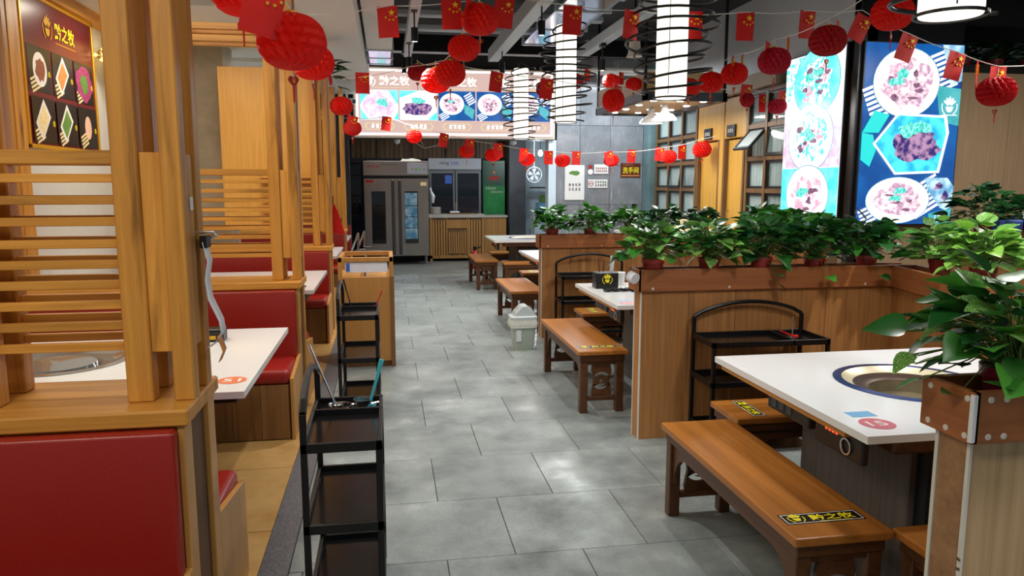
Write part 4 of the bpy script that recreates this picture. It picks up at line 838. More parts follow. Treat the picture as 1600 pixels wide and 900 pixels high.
rl = thing('paper_roll', 'white round roll end on the corner of the tall brown partition', 'roll', (1.47, 4.32, 1.03)); MB().lathe([(0, 0), (.012, 0), (.034, .0), (.034, .05), (0, .05)], 20).build('roll', 'paper_white', rl, (0, -.055, 0), (R(-75), 0, R(25)))
partition((1.56, 7.45, 0), 2.1, 'second brown planter partition, farther down the hall behind the bin')
partition((3.40, 5.35, 0), 2.05, 'wing of the second partition, seen behind the front row of plants', R(82))
partition((4.75, 5.5, 0), 2.4, 'planter partition at the far right below the blue menu box', 0, h=1.2)
# ------------------------------------------------------------------ plants
def leaf_mesh(name, mat, w=.33, droop=.35):
    mb = MB(); prof = [(0, .0), (.02, .20), (.12, .33), (.30, .37), (.52, .31), (.76, .17), (.91, .07), (1.0, 0)]
    for u, hw in prof:
        z = -droop * u * u + .02; hw *= w / .36
        mb.v += [(u, -hw, z + hw * .24), (u, 0, z), (u, hw, z + hw * .24)]
    for k in range(len(prof) - 1):
        i = 3 * k; mb.f += [[i, i + 3, i + 4, i + 1], [i + 1, i + 4, i + 5, i + 2]]
    return mb.mesh(name, mat, True)
LEAF = {m: [leaf_mesh('leaf', m, .42, .20), leaf_mesh('leaf', m, .50, .32), leaf_mesh('leaf', m, .37, .14)] for m in ('leaf', 'leaf_dark', 'leaf_var', 'leaf_lit')}
def frame_of(d, up):
    x = d.normalized(); y = up.cross(x)
    if y.length < 1e-3: y = Vector((0, 1, 0))
    y.normalize(); z = x.cross(y); return Matrix((x, y, z)).transposed().to_4x4()
def plant(loc, label, seed, n=60, rad=.19, hgt=.22, ls=.085, pot_r=.07, pot_h=.11, mats=('leaf',), detail=True, potm='pot', group='potted pothos on the partitions', trail=(), lowest=-.15):
    rnd = random.Random(seed); t = thing('potted_pothos', label, 'plant', loc, 0 if trail else rnd.uniform(0, 6), group)
    MB().lathe([(0, 0), (pot_r * .72, 0), (pot_r * .93, pot_h * .78), (pot_r, pot_h * .80), (pot_r * 1.03, pot_h), (pot_r * .93, pot_h), (pot_r * .88, pot_h * .86), (0, pot_h * .86)], 22).build('pot', potm, t, smooth=.6)
    MB().lathe([(0, pot_h * .88), (pot_r * .9, pot_h * .87)], 18).build('soil', 'soil', t)
    st = MB(); fol = MB(); base_z = pot_h * .88
    items = []
    for k in range(n):
        u = (k + .5) / n; az = k * 2.39996 + rnd.uniform(-.3, .3); e = rnd.uniform(lowest, 1.0) if u > .35 else rnd.uniform(.5, 1.35)
        rr = rad * (.35 + .65 * rnd.random() ** .6); zz = base_z + hgt * (.12 + .75 * math.sin(e) * (.45 + .55 * rnd.random()))
        h = rr * max(.15, math.cos(e)); items.append((Vector((h * math.cos(az), h * math.sin(az), zz)), az, e))
    for (dx, dy, dz) in trail: items.append((Vector((dx, dy, dz)), math.atan2(dy, dx), -.5))
    for k, (p, az, e) in enumerate(items):
        r0 = Vector((rnd.uniform(-.4, .4) * pot_r, rnd.uniform(-.4, .4) * pot_r, base_z)); mid = (r0 + p) / 2 + Vector((0, 0, hgt * .16))
        if detail or k % 3 == 0: st.tube([r0, mid, p], .0022 if detail else .003, 4, cap=False)
        d = Vector((math.cos(az), math.sin(az), rnd.uniform(-.45, .55) + .40 * e)); d.x += rnd.uniform(-.4, .4); d.y += rnd.uniform(-.4, .4)
        up = Vector((rnd.uniform(-.5, .5), rnd.uniform(-.5, .5), 1)); M = Matrix.Translation(p) @ frame_of(d, up)
        s = ls * rnd.uniform(.7, 1.3); m = rnd.choice(mats); me = rnd.choice(LEAF[m])
        if detail:
            o = bpy.data.objects.new('leaf', me); COL.objects.link(o); o.parent = t; o.matrix_basis = M @ Matrix.Scale(s, 4)
        else:
            i = len(fol.v); MM = M @ Matrix.Scale(s, 4); fol.v += [tuple(MM @ v.co) for v in me.vertices]; fol.f += [[i + q for q in pg.vertices] for pg in me.polygons]
    st.build('stems', 'stem', t)
    if not detail:
        f = fol.build('foliage', mats[0], t, smooth=True); f['kind'] = 'stuff'
    return t
P1 = [(1.62, 'first potted pothos on the tall partition, beside the white roll end'), (1.99, 'second potted pothos on the tall partition from the aisle'), (2.34, 'third potted pothos on the tall partition, with a vine trailing over the board'), (2.71, 'fourth potted pothos on the tall partition, dark leaves hiding its pot'), (3.08, 'fifth potted pothos on the tall partition, nearest its inner corner')]
for k, (x, lb) in enumerate(P1):
    plant((x, 4.38, 1.0), lb, 10 + k, 130, .20, .30, .09, .068, .14, ('leaf', 'leaf', 'leaf_var') if k < 2 else ('leaf', 'leaf_dark'), trail=((.05, -.14, -.02), (.03, -.15, .04), (.08, -.13, .10)) if k == 2 else ((.0, -.15, .02),) if k > 2 else ())
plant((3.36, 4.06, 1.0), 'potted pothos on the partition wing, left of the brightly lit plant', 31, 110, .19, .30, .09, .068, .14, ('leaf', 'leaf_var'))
plant((3.25, 3.60, 1.0), 'brightly lit yellow-green potted pothos on the partition wing', 32, 120, .21, .32, .10, .068, .14, ('leaf_lit', 'leaf_lit', 'leaf_var'))
plant((1.64, 1.68, .98), 'large potted pothos on the post at the right edge, with long trailing stems', 40, 190, .24, .33, .088, .082, .14, ('leaf', 'leaf', 'leaf_var', 'leaf_dark'), potm='pot_mag', trail=((-.22, .1, .13), (-.27, .05, .17), (-.19, -.02, .07), (-.24, .12, .22), (-.26, .02, .11)), lowest=-.3)
P2 = ['potted pothos at the aisle end of the second partition', 'second potted pothos on the second partition, below the white notice', 'third potted pothos on the second partition, under the restroom sign', 'fourth potted pothos on the second partition, with bluish lit leaves', 'fifth potted pothos on the second partition, in front of the dark window']
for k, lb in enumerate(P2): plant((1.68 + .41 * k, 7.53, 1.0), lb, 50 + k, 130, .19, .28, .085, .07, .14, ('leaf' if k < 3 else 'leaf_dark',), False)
for k, (x, y, lb) in enumerate(((3.62, 6.85, 'leafy pothos on the second wing, left one in front of the yellow doors'), (3.57, 6.45, 'leafy pothos on the second wing, below the open window sash'), (3.50, 6.0, 'leafy pothos on the second wing, below the white menu box'), (3.44, 5.6, 'leafy pothos on the second wing, nearest the inner corner of the tall partition'))): plant((x, y, 1.0), lb, 70 + k, 140, .21, .30, .088, .07, .14, ('leaf',), False)
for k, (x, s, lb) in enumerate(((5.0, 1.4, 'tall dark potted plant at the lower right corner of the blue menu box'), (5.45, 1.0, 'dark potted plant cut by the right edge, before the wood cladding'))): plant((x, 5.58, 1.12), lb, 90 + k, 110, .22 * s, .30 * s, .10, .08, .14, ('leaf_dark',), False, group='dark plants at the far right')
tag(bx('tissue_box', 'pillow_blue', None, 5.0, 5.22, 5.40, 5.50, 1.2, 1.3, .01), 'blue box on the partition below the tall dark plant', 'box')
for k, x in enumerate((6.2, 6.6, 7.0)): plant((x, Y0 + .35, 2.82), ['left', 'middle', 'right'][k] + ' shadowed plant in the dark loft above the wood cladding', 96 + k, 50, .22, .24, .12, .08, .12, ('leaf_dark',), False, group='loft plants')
# ------------------------------------------------------------------ kitchen equipment
cab = thing('steel_cabinet', 'tall two-door stainless steel warming cabinet at the kitchen opening', 'cabinet', (-.44, 14.9, 0))
bx('body', 'steel', cab, 0, 1.26, .03, .75, .17, 1.70, .004); h = bx('head', 'steel', cab, -.01, 1.27, 0, .76, 1.76, 2.04, .008); bx('gap', 'dark_inside', cab, .01, 1.25, .04, .7, 1.70, 1.76)
strokes(5, .26, .06, 'tag_red', h, (.20, -.001, 1.93), XZ, 2); strokes(9, .3, .03, 'black_print', h, (.50, -.001, 1.965), XZ, 3); bx('control_plate', 'chrome', h, .84, 1.24, -.006, 0, 1.79, 2.01, .003)
for k, m in ((0, 'chrome'), (1, 'food_green'), (2, 'food_green'), (3, 'chrome')): MB().lathe([(0, .012), (.022, .010), (.024, 0)], 12).build('button', m, h, (.95 + k * .075, -.006, 1.88), XZ)
for k in (0, 1):
    xa = .012 + k * .622; d = plate(rect(xa, xa + .612, .19, 1.68), [rect(xa + (.13 if k == 0 else .15), xa + (.40 if k == 0 else .41), .42, 1.45)], 0, .03, 'xz').build('door', 'steel', cab)
    MB().prism(rect(xa + .13, xa + .41, .42, 1.45), 'xz', .012, .018).build('door_glass', 'dark_glass', d)
    hx = xa + .52 if k == 0 else xa + .03; bx('handle', 'steel_dark', d, hx, hx + .06, -.03, .0, .2, 1.67, .006)
for z in (.5, .72, .94, 1.16): bx('shelf', 'steel_dark', cab, .06, 1.2, .028, .029, z, z + .012)
bx('inner_light_panel', 'lb_stone', cab, .79, 1.03, .0288, .0295, .5, 1.42)
for x in (.05, 1.18):
    for y in (.06, .66): MB().tube([(x + .02, y, 0), (x + .02, y, .17)], .02, 8).build('leg', 'chrome', cab)
bx('warning_label', 'tag_red', cab, .03, .18, -.003, 0, 1.62, 1.67); bx('paper_label', 'food_cream', cab, 1.10, 1.22, -.003, 0, 1.56, 1.63)
gl = thing('glove', 'white cloth hanging at the side of the steel cabinet', 'cloth', (.85, 14.9, 1.3)); MB().tube([(0, 0, .22), (.02, 0, .14), (.06, 0, .05), (.05, 0, -.08)], [.02, .02, .035, .02], 8).build('cloth', 'paper_white', gl)
pb = thing('plastic_bag', 'white plastic bag lying on top of the steel cabinet', 'bag', (.46, 15.1, 2.04)); MB().prism([(-.18, 0), (.24, 0), (.20, .03), (.05, .06), (-.05, .04), (-.14, .05)], 'xz', -.06, .06).build('bag', 'bag', pb)
co = thing('serving_counter', 'slatted wooden serving counter beside the steel cabinet', 'counter', (.86, 15.4, 0))
bx('body', 'slat_dark', co, .0, 1.12, .03, .6, .06, .90); bx('top', 'worktop', co, -.02, 1.14, -.02, .62, .90, .97, .004)
for x in (.0, 1.08): bx('leg', 'counter_z', co, x, x + .05, 0, .06, 0, .90)
for x0, nS in ((.06, 5), (.80, 5)):
    for k in range(nS): bx('slat', 'counter_z', co, x0 + k * .055, x0 + k * .055 + .036, .005, .03, .12, .86)
bx('drawer', 'counter_z', co, .36, .77, .0, .03, .68, .86, .004); dd = bx('door', 'slat_dark', co, .36, .77, .012, .03, .12, .66)
for k in range(8): bx('door_slat', 'counter_z', dd, .39 + k * .046, .39 + k * .046 + .03, -.002, .012, .16, .60)
bx('bottom_rail', 'counter_z', co, .0, 1.12, .0, .03, .06, .12); bx('frame_post', 'counter_z', co, .335, .36, 0, .03, .12, .9); bx('frame_post', 'counter_z', co, .77, .795, 0, .03, .12, .9)
c2 = thing('side_counter', 'plain wooden counter end right of the slatted counter', 'counter', (2.0, 15.45, 0))
for k in range(3): bx('plank', 'counter_z', c2, k * .155, k * .155 + .152, 0, .03, .02, .90)
bx('body', 'counter_z', c2, 0, .46, .03, .5, .0, .9); bx('top', 'worktop', c2, -.01, .49, -.02, .52, .90, .94)
pls = thing('plate_stack', 'stack of white plates on the serving counter', 'plates', (1.0, 15.6, .97))
for k in range(6): MB().lathe([(0, 0), (.06, 0), (.11, .018), (.108, .022), (.06, .006), (0, .006)], 20).build('plate', 'plate_white', pls, (0, 0, k * .024), smooth=.6)
tp = thing('chopping_board', 'dark board lying on the serving counter', 'board', (1.55, 15.58, .97)); bx('board', 'slat_dark', tp, -.3, .3, -.12, .12, 0, .02, .004); bx('cloth', 'paper_white', tp, -.26, -.06, -.08, .08, .02, .06, .015)
fr = thing('display_fridge', 'grey two-door glass display fridge behind the serving counter', 'fridge', (.89, 16.15, 0))
bx('body', 'fridge_grey', fr, 0, 1.14, .06, .7, .05, 2.14); bx('cavity', 'dark_inside', fr, .05, 1.09, .055, .06, .2, 1.86); hd = bx('header', 'fridge_head', fr, 0, 1.14, 0, .7, 1.90, 2.14, .006)
text('ming', .20, .09, 'black_print', hd, (.34, -.001, 2.03), XZ, .003); text('xue', .17, .07, 'blue_print', hd, (.56, -.001, 2.035), XZ, .003)
for k in (0, 1):
    d = plate(rect(.02 + k * .56, .56 + k * .56, .12, 1.88), [rect(.06 + k * .56, .52 + k * .56, .2, 1.82)], 0, .04, 'xz').build('door', 'fridge_grey', fr); MB().prism(rect(.06 + k * .56, .52 + k * .56, .2, 1.82), 'xz', .01, .016).build('door_glass', 'fridge_glass', d); bx('handle', 'chrome', d, .54 + k * .04, .56 + k * .04, -.02, 0, .8, 1.2)
for z in (1.05, 1.3, 1.55): bx('shelf', 'steel_dark', fr, .06, 1.08, .045, .055, z, z + .02)
bx('sticker', 'blue_print', fr, .35, .5, .004, .008, 1.6, 1.78)
gf = thing('drinks_fridge', 'narrow drinks fridge with green advertising right of the grey fridge', 'fridge', (2.06, 16.2, 0)); bx('body', 'green_dark', gf, 0, .5, .02, .6, .05, 2.1, .006); MB().prism(rect(.03, .49, .2, 2.06), 'xz', .0, .02).build('front', 'green_print', gf)
Fg = Flat(gf, (.26, 0, 1.1), XZ); Fg.poly(rect(-.23, .23, .45, .95), 'green_dark'); Fg.poly(blob(0, .62, .13, .05, 7), 'tag_red', 'logo_print'); Fg.poly(circ(0, .74, .03, 12), 'orange_print', 'logo_print')
Fg.poly([(-.16, -.25), (-.2, -.6), (-.08, -.6), (-.02, -.3), (-.05, -.18)], 'white_print', 'bottle_print'); Fg.poly([(.02, -.3), (.12, -.62), (.18, -.62), (.06, -.26)], 'plate_white', 'bottle_print')
strokes(5, .24, .05, 'white_print', gf, (.18, -.001, 1.50), XZ, 41); strokes(5, .26, .05, 'white_print', gf, (.32, -.001, 1.42), XZ, 42)
wsf = thing('wall_shelf', 'dark rack of bottles left of the steel cabinet', 'shelf', (-.85, 15.2, 0))
for z in (.95, 1.35, 1.75): bx('board', 'black_metal', wsf, 0, .35, 0, .4, z, z + .03)
bx('upright', 'black_metal', wsf, -.03, 0, 0, .4, 0, 2.2); bx('upright', 'black_metal', wsf, .35, .38, 0, .4, 0, 2.2)
for k in range(3):
    b = thing('bottle', ['left', 'middle', 'right'][k] + ' dark bottle on the rack beside the steel cabinet', 'bottle', (-.76 + k * .11, 15.3, .98), 0, 'bottles on the dark rack'); MB().lathe([(0, 0), (.035, 0), (.035, .16), (.014, .21), (.014, .27), (0, .27)], 12).build('body', 'black_plastic', b, smooth=.6); MB().lathe([(.016, .25), (.016, .28), (0, .28)], 10).build('cap', 'chrome', b)
ex = thing('fire_extinguisher', 'small red fire extinguisher behind the farthest bench', 'extinguisher', (1.62, 14.0, 0)); MB().lathe([(0, 0), (.085, 0), (.085, .26), (.05, .32), (.025, .34), (.025, .37), (0, .37)], 18).build('cylinder', 'extinguisher', ex, smooth=.6); MB().tube([(0, 0, .37), (.12, 0, .41)], .014, 6).build('handle', 'black_plastic', ex); bx('valve', 'black_plastic', ex, -.03, .03, -.03, .03, .36, .42)
bl = thing('hanging_bulb', 'bright white bulb hanging in the kitchen doorway', 'bulb', (2.93, 14.2, 2.18)); MB().lathe([(0, -.06), (.035, -.045), (.045, 0), (.03, .04), (.02, .06)], 14).build('bulb', 'bulb_glow', bl, smooth=True); MB().tube([(0, 0, .06), (0, 0, .68)], .006, 6).build('cord', 'black_metal', bl)
for k, x in enumerate((.2, 2.3)):
    b = thing('hanging_bulb', ['unlit', 'second unlit'][k] + ' pale bulb hanging below the sign, ' + ['above the steel cabinet', 'above the drinks fridge'][k], 'bulb', (x, 13.6, 2.38)); MB().lathe([(0, -.09), (.05, -.06), (.06, 0), (.035, .06), (.03, .1)], 14).build('bulb', 'white_enamel', b, smooth=True); MB().tube([(0, 0, .1), (0, 0, .48)], .006, 6).build('cord', 'black_metal', b)
wc = thing('kitchen_wire', 'black cable looping above the steel cabinet', 'cable', (.75, 14.9, 2.3)); MB().tube([(-.35, 0, .45), (-.2, 0, .1), (0, 0, -.02), (.3, 0, .05), (.5, 0, .3), (.62, 0, .5)], .012, 6).build('cable', 'black_metal', wc); MB().tube([(-.15, 0, .5), (-.1, 0, .2), (0, 0, -.02)], .01, 6).build('strand', 'black_metal', wc)
sc = thing('scullery_bench', 'white kitchen bench with blue boxes seen through the doorway', 'kitchen bench', (3.35, 15.4, 0)); bx('top', 'white_enamel', sc, -.3, .5, 0, .5, .85, .9); bx('front', 'tile_white', sc, -.28, .48, .02, .48, .1, .85); bx('crate', 'ltblue_print', sc, -.2, .2, .05, .4, .9, 1.2, .01); bx('shelf', 'steel_dark', sc, -.3, .5, .2, .5, 1.5, 1.53); bx('carton', 'food_green', sc, -.1, .1, .25, .4, 1.2, 1.36, .01)
fn = thing('wall_fan', 'small white round fan hanging in the kitchen doorway', 'fan', (2.93, 14.8, 1.78)); plate(circ(0, 0, .16, 24), [circ(0, 0, .145, 24)], 0, .03, 'xz').build('guard', 'white_enamel', fn)
for k in range(5): a = R(72 * k); MB().prism([(0, 0), (.13 * math.cos(a), .13 * math.sin(a)), (.12 * math.cos(a + .7), .12 * math.sin(a + .7))], 'xz', .01, .014).build('blade', 'lb_teal' if False else 'bin_lid', fn)
MB().tube([(0, .02, .16), (0, .02, 1.05)], .01, 6).build('rod', 'white_enamel', fn)
bt = thing('white_bottle', 'white bottle with a black cap standing behind the second partition', 'bottle', (2.22, 7.88, 1.0))
sh = thing('side_shelf', 'pale sideboard with papers behind the second row of plants', 'sideboard', (3.05, 9.3, 0)); bx('body', 'white_enamel', sh, 0, 1.3, 0, .4, 0, .95, .01); bx('top', 'quartz', sh, -.02, 1.32, -.02, .42, .95, .98); bx('papers', 'paper_white', sh, .1, .5, .1, .3, .98, 1.05); bx('carton', 'food_cream', sh, .8, 1.1, .1, .3, .98, 1.12)
bt.location = (3.2, 9.4, .98); MB().lathe([(0, 0), (.05, 0), (.05, .22), (.03, .27), (.03, .29), (0, .29)], 14).build('body', 'white_enamel', bt, smooth=.6); MB().lathe([(.034, .28), (.034, .36), (0, .36)], 12).build('cap', 'black_plastic', bt)
# notices on the marble wall
def notice(name, label, x, z, w, h, mat): 
    t = thing(name, label, 'sign', (x, 13.095, z)); bx('sheet', mat, t, -w / 2, w / 2, -.006, 0, -h / 2, h / 2); return t
t = notice('wall_notice', 'tall white notice with a green plant picture on the marble wall', 3.33, 1.62, .36, .62, 'white_print'); Fq = Flat(t, (0, -.006, 0), XZ); Fq.poly(blob(0, .17, .10, .04, 3), 'food_green', 'picture'); strokes(4, .24, .16, 'fridge_grey', t, (0, -.007, -.08), XZ, 5, 2)
t = notice('wall_notice', 'white notice with a cartoon badge, upper of the two beside the washroom sign', 3.82, 1.86, .26, .17, 'white_print'); strokes(6, .22, .10, 'tag_red', t, (0, -.007, -.01), XZ, 6, 2)
Fq = Flat(t, (-.20, -.006, 0), XZ); Fq.poly(circ(0, .04, .06, 16), 'fridge_grey', 'badge'); Fq.poly(circ(0, -.05, .05, 16), 'white_print', 'badge'); Fq.poly(circ(0, .035, .035, 12), 'tag_red', 'badge')
t = notice('wall_notice', 'white no-smoking notice, lower of the two beside the washroom sign', 3.76, 1.60, .36, .15, 'white_print'); strokes(5, .22, .11, 'black_print', t, (.055, -.007, 0), XZ, 8, 2); plate(circ(-.125, 0, .048, 18), [circ(-.125, 0, .038, 18)], -.008, -.006, 'xz').build('ring', 'tag_red', t); bx('bar', 'tag_red', t, -.16, -.09, -.008, -.006, -.006, .006)
t = notice('washroom_sign', 'brown sign with yellow characters for the washroom on the marble wall', 4.37, 1.84, .37, .25, 'wc_sign'); text('洗手间', .30, .115, 'yellow_print', t, (0, -.007, -.0), XZ, .002, .01); bx('line', 'food_orange', t, -.17, .17, -.008, -.006, -.105, -.085); strokes(8, .2, .025, 'food_orange', t, (-.05, -.007, .095), XZ, 12)

# ------------------------------------------------------------------ lanterns and flag strings
def lantern_mesh(mat, sq=.8):
    mb = MB(); N, Mr = 36, 18
    for j in range(Mr + 1):
        ph = -math.pi / 2 + math.pi * j / Mr; rr = max(.16, math.cos(ph) ** .8)
        for k in range(N):
            a = 2 * math.pi * k / N; f = 1.0 if (k + (j // 2) * 1) % 2 == 0 else .84
            mb.v.append((.5 * rr * f * math.cos(a), .5 * rr * f * math.sin(a), .5 * sq * math.sin(ph)))
    for j in range(Mr):
        for k in range(N): a, b = j * N + k, j * N + (k + 1) % N; mb.f.append([a, b, b + N, a + N])
    mb.f.append(list(reversed(range(N)))); mb.f.append([Mr * N + k for k in range(N)])
    return mb.mesh('paper_body', mat)
LM = {m: lantern_mesh(m) for m in ('lantern_red', 'lantern_deep', 'lantern_mag')}
LT = MB().lathe([(.05, .0), (.10, .02), (.10, .05), (.05, .07)], 12).mesh('collar', 'gold'); LSm = MB().tube([(0, 0, .4), (0, 0, .62)], .012, 5).mesh('hanger', 'string_white')
heart = [(.09 * 16 * math.sin(a) ** 3 / 16, .09 * (13 * math.cos(a) - 5 * math.cos(2 * a) - 2 * math.cos(3 * a) - math.cos(4 * a)) / 16) for a in [2 * math.pi * k / 20 for k in range(20)]]
HM = MB().prism(heart, 'xz', -.012, .012).mesh('heart_tag', 'tag_red'); GM = MB().prism(rect(-.02, .02, -.03, .03), 'xz', -.016, .016).mesh('gold_mark', 'gold'); TM = MB().tube([(0, 0, -.60), (0, 0, -.86)], [.018, .012], 6).mesh('tassel', 'tassel_red'); TS = MB().tube([(0, 0, -.40), (0, 0, -.62)], .008, 4).mesh('thread', 'string_white')
def lantern(loc, label, d=.25, mat='lantern_red', tassel=True, squash=1., rz=0.):
    t = thing('paper_lantern', label, 'lantern', loc, rz, 'red paper lanterns'); t.scale = (d, d, d * squash)
    obj('paper_body', LM[mat], t); obj('collar', LT, t, (0, 0, .37)); obj('hanger', LSm, t)
    if tassel: obj('thread', TS, t); h = obj('heart_tag', HM, t, (0, 0, -.55)); obj('gold_mark', GM, h); obj('tassel', TM, t)
    return t
LANT = [((-.55, 3.22, 2.36), 'red lantern at the top edge above the left booth, with a large heart tag', .25, 'lantern_red'), ((-.34, 3.0, 2.13), 'largest red lantern, hanging in front of the left wooden posts', .26, 'lantern_red'), ((-.39, 4.4, 2.27), 'red lantern partly behind the largest one on the left', .24, 'lantern_red'),
        ((-.45, 8.2, 2.41), 'red lantern beside the third booth post, left of the sign', .24, 'lantern_red'), ((-.46, 11.0, 2.38), 'small red lantern at the lower left corner of the lit sign', .26, 'lantern_red'),
        ((.65, 5.2, 2.70), 'red lantern at the top between two near flags, above the lit sign', .26, 'lantern_red'), ((.62, 6.0, 2.65), 'second red lantern of the diagonal cluster above the sign', .25, 'lantern_red'), ((.58, 6.8, 2.57), 'third red lantern of the diagonal cluster, over the sign title', .28, 'lantern_red'), ((.50, 7.5, 2.60), 'lowest red lantern of the diagonal cluster over the sign', .30, 'lantern_red'), ((.36, 8.4, 2.80), 'dark red lantern at the left of the cluster over the sign', .22, 'lantern_deep'),
        ((.43, 11.6, 2.31), 'small lantern hanging over the bottom edge of the lit sign', .25, 'lantern_red'), ((1.23, 11.6, 2.09), 'small lantern in front of the grey fridge header', .25, 'lantern_red'), ((1.64, 11.6, 2.04), 'small lantern in front of the drinks fridge', .25, 'lantern_red'), ((2.18, 11.6, 1.98), 'small lantern in front of the kitchen doorway', .25, 'lantern_red'), ((2.75, 11.6, 1.96), 'small lantern above the tall white notice', .25, 'lantern_red'), ((3.55, 11.6, 1.97), 'small lantern covering the corner of the upper notice', .25, 'lantern_red'), ((4.28, 11.0, 2.01), 'small lantern right of the washroom sign, before the dark window', .25, 'lantern_red'), ((4.55, 10.4, 2.09), 'small lantern at the right end of the low string, before the yellow door', .28, 'lantern_red'),
        ((2.73, 9.0, 2.84), 'bright orange-red lantern just right of the middle pendant', .21, 'lantern_red'), ((3.02, 9.0, 2.81), 'lantern close behind the largest pendant, right of the bright one', .20, 'lantern_red'), ((2.52, 8.2, 2.52), 'pointed red lantern hanging low between the two pendants', .25, 'lantern_red'), ((2.29, 9.1, 2.84), 'lantern half hidden behind the coils of the middle pendant', .24, 'lantern_deep'), ((1.97, 9.3, 2.76), 'dark lantern in front of the sign, close left of the middle pendant', .22, 'lantern_deep'),
        ((3.10, 5.0, 2.60), 'wide dark lantern above the white menu box', .26, 'lantern_deep'), ((3.08, 5.7, 2.57), 'lantern left of the white menu box, below the near flags', .26, 'lantern_mag'), ((3.37, 7.0, 2.66), 'lantern at the right end of the canopy', .26, 'lantern_red'), ((3.31, 7.4, 2.63), 'honeycomb lantern in front of the canopy edge', .26, 'lantern_red'), ((3.36, 8.1, 2.66), 'lantern right behind the largest pendant, before the canopy', .26, 'lantern_red'), ((3.16, 4.4, 2.66), 'bright orange lantern at the top, over the blue menu box', .26, 'lantern_red'),
        ((4.49, 5.0, 2.28), 'dark lantern in front of the wood cladding at the right edge', .27, 'lantern_deep'), ((4.55, 8.3, 2.50), 'magenta lit lantern before the upper window, left of the white menu box', .22, 'lantern_mag'), ((4.32, 8.6, 2.60), 'collapsed dark lantern above the open window sash', .17, 'lantern_deep')]
for k, (p, lb, d, m) in enumerate(LANT): lantern(p, lb, d, m, k not in (3, 10, 14), 1. if k not in (20, 31) else 1.25, k * .7)
FM = MB()
for j in range(4):
    for k in range(4): FM.v.append((-.07 + .14 * k / 3, .006 * math.sin(k * 1.6 + j * .7), -.21 * j / 3))
for j in range(3):
    for k in range(3): i = j * 4 + k; FM.f.append([i, i + 1, i + 5, i + 4])
FMm = FM.mesh('flag', 'flag_red', True)
def starp(cx, cz, r, a0=90): return [(cx + (r if k % 2 == 0 else r * .4) * math.cos(R(a0 + 36 * k)), cz + (r if k % 2 == 0 else r * .4) * math.sin(R(a0 + 36 * k))) for k in range(10)]
SMb = MB(); SMb.prism(starp(.03, -.045, .023), 'xz', -.0105, .0105)
for a, b, w in ((-.012, -.075, 20), (.012, -.092, 50), (.038, -.092, 80), (.058, -.075, 10)): SMb.prism(starp(a, b, .0085, w), 'xz', -.0105, .0105)
SMm = SMb.mesh('stars', 'star_yellow')
def bunting(label, pts, flags, sc=1.):
    t = thing('flag_string', label, 'bunting', pts[0], 0, 'flag strings'); o = Vector(pts[0])
    P = [Vector(p) - o for p in pts]; sm = []
    for a, b in zip(P, P[1:]):
        for k in range(6): u = k / 6; q = a.lerp(b, u); q.z -= .03 * math.sin(math.pi * u) * min(1, (b - a).length); sm.append(q)
    sm.append(P[-1]); MB().tube(sm, .0035, 5).build('string', 'string_white', t)
    for (x, y, z, tilt, yaw) in flags:
        f = obj('flag', FMm, t, Vector((x, y, z)) - o, (0, R(tilt), R(yaw)), sc); obj('stars', SMm, f)
bunting('flag string crossing the hall nearest the camera, with eight large flags', [(-.6, 5.25, 2.70), (.03, 5.4, 2.81), (.87, 5.5, 2.95), (1.37, 5.5, 2.89), (1.82, 5.5, 2.87), (2.72, 5.5, 2.89), (3.23, 5.5, 2.92), (3.69, 5.5, 2.94)],
        [(.03, 5.4, 2.81, -3, -5), (.47, 5.4, 2.88, -3, 6), (.87, 5.5, 2.92, 6, -8), (1.37, 5.5, 2.89, 2, 0), (1.82, 5.5, 2.87, 4, 25), (2.30, 5.5, 2.88, 0, -10), (2.72, 5.5, 2.89, 0, 0), (3.23, 5.5, 2.92, 1, 10)])
bunting('flag string falling to the right in front of the blue menu box', [(3.69, 5.5, 2.94), (4.05, 5.4, 2.75), (4.31, 5.2, 2.59), (4.49, 5.0, 2.46), (4.95, 4.9, 2.50)], [(3.72, 5.5, 2.90, 24, 0), (4.05, 5.4, 2.75, 18, 0), (4.31, 5.2, 2.59, 12, 0), (4.40, 5.1, 2.51, -5, 50), (4.49, 5.0, 2.46, 0, 5)])
bunting('string of lanterns and small flags receding from the largest pendant to the blue menu box', [(3.10, 4.2, 2.90), (3.12, 5.0, 2.76), (3.09, 5.7, 2.74), (3.36, 7.0, 2.84), (3.32, 7.4, 2.80), (3.36, 8.1, 2.82), (3.30, 8.5, 2.85)], [(3.17, 5.0, 2.75, 5, 55), (3.02, 5.7, 2.72, 5, 50), (3.22, 5.75, 2.78, -5, 60), (3.30, 6.9, 2.82, 5, 60), (3.47, 7.05, 2.86, -4, 60)])
bunting('low far string of small flags and lanterns across the kitchen opening', [(-.6, 11.3, 2.55), (.03, 11.6, 2.60), (.89, 11.6, 2.36), (1.70, 11.6, 2.21), (2.52, 11.6, 2.11), (3.45, 11.6, 2.10), (4.28, 11.0, 2.16), (4.55, 10.4, 2.25), (4.62, 10.1, 2.27)],
        [(x, y, z, tl, yw) for (x, y, z), tl, yw in zip([(.03, 11.58, 2.60), (.89, 11.58, 2.36), (1.27, 11.46, 2.27), (1.70, 11.46, 2.21), (2.11, 11.46, 2.14), (2.52, 11.58, 2.11), (2.94, 11.46, 2.10), (3.45, 11.46, 2.10), (3.88, 11.58, 2.14), (4.21, 11.2, 2.16), (4.45, 10.9, 2.18), (4.58, 10.4, 2.22)], (8, 9, 4, -3, 5, 0, 2, -14, 3, 4, 0, -6), (0, 10, -8, 5, 12, 0, 6, 0, 4, -5, 15, 10))])
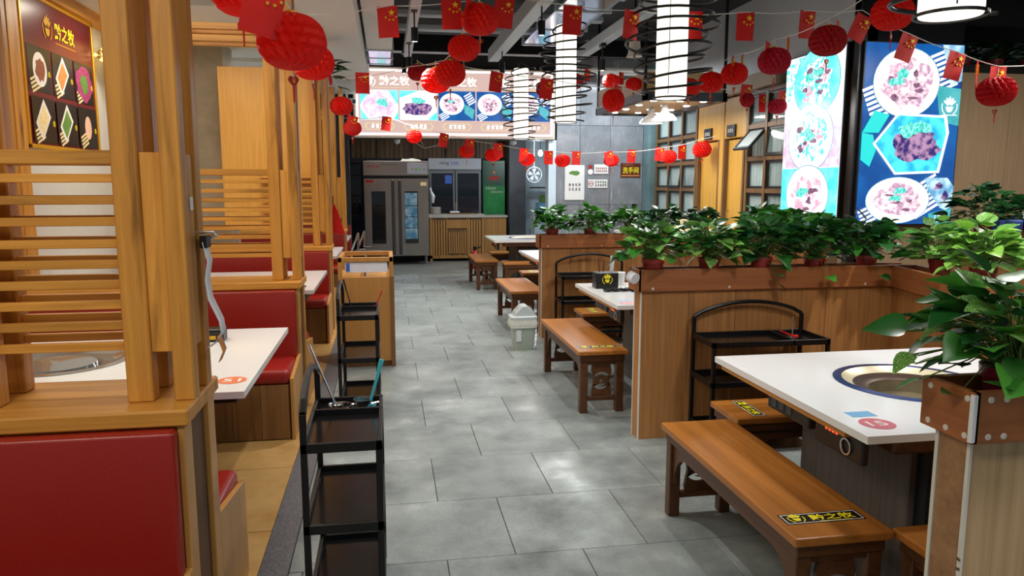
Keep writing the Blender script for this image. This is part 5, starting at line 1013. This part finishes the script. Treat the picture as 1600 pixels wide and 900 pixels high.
bunting('middle string with three flags in front of the lit sign', [(-.42, 8.0, 2.66), (.26, 8.0, 2.80), (.60, 8.0, 2.87), (1.13, 8.0, 2.78), (1.69, 8.0, 2.72), (2.76, 8.4, 2.68), (3.1, 8.8, 2.66)], [(-.22, 8.0, 2.73, 0, 8), (1.18, 8.0, 2.77, 7, 10), (1.72, 8.0, 2.71, 5, -5), (2.62, 8.35, 2.70, 5, 40)])
bunting('string of lanterns along the fronts of the left booths', [(-.59, 2.7, 2.62), (-.40, 3.0, 2.35), (-.39, 4.6, 2.45), (-.45, 8.2, 2.55), (-.46, 11.0, 2.53)], [(-.40, 2.88, 2.33, 12, 20), (-.42, 10.4, 2.50, 12, 5)])
bunting('short string beside the upper window left of the white menu box', [(3.67, 8.8, 2.78), (4.3, 8.6, 2.73), (4.66, 8.3, 2.66)], [(4.30, 8.58, 2.78, 6, 0), (4.46, 8.5, 2.66, -4, 30), (4.62, 8.3, 2.68, 0, 10)])
bunting('far string with lanterns and small flags just right of the middle pendant', [(1.7, 9.3, 2.95), (1.97, 9.3, 2.90), (2.29, 9.1, 2.99), (2.73, 9.0, 2.97), (3.02, 9.0, 2.94), (3.2, 8.85, 2.96)], [(2.45, 9.05, 2.98, 5, 30), (2.86, 9.0, 2.95, -5, 40)], .7)
bunting('diagonal string carrying the lantern cluster above the sign', [(.70, 4.8, 2.90), (.65, 5.2, 2.84), (.62, 6.0, 2.79), (.58, 6.8, 2.73), (.50, 7.5, 2.76), (.36, 8.4, 2.92)], [(.58, 5.15, 2.82, 5, 60)])
ri = thing('flag_bundle', 'folded red flag hanging at the aisle end of the third booth screen', 'flag', (-.58, 8.35, 1.05)); MB().prism([(0, .35), (.05, .25), (.12, .0), (-.03, .02)], 'xz', -.01, .02).build('cloth', 'flag_red', ri); MB().tube([(0, 0, 0), (0, 0, .42)], .006, 6).build('stick', 'bench_dark', ri)
ar = thing('hanging_vine', 'artificial dark vine with red ribbon on the third left post', 'ornament', (-.57, 8.02, 2.75)); rv = random.Random(3)
MB().tube([(0, 0, .2), (.02, -.02, .05), (.03, 0, -.15)], [.02, .03, .015], 6).build('ribbon', 'lantern_deep', ar)
for k in range(10): o = bpy.data.objects.new('leaf', LEAF['leaf_dark'][2]); COL.objects.link(o); o.parent = ar; o.matrix_basis = Matrix.Translation((rv.uniform(0, .1), rv.uniform(-.05, .05), rv.uniform(-.2, .1))) @ frame_of(Vector((1, rv.uniform(-.6, .6), rv.uniform(-.4, .7))), Vector((0, 0, 1))) @ Matrix.Scale(.16, 4)
bpy.data.objects.remove(TXO); bpy.data.curves.remove(TXT)
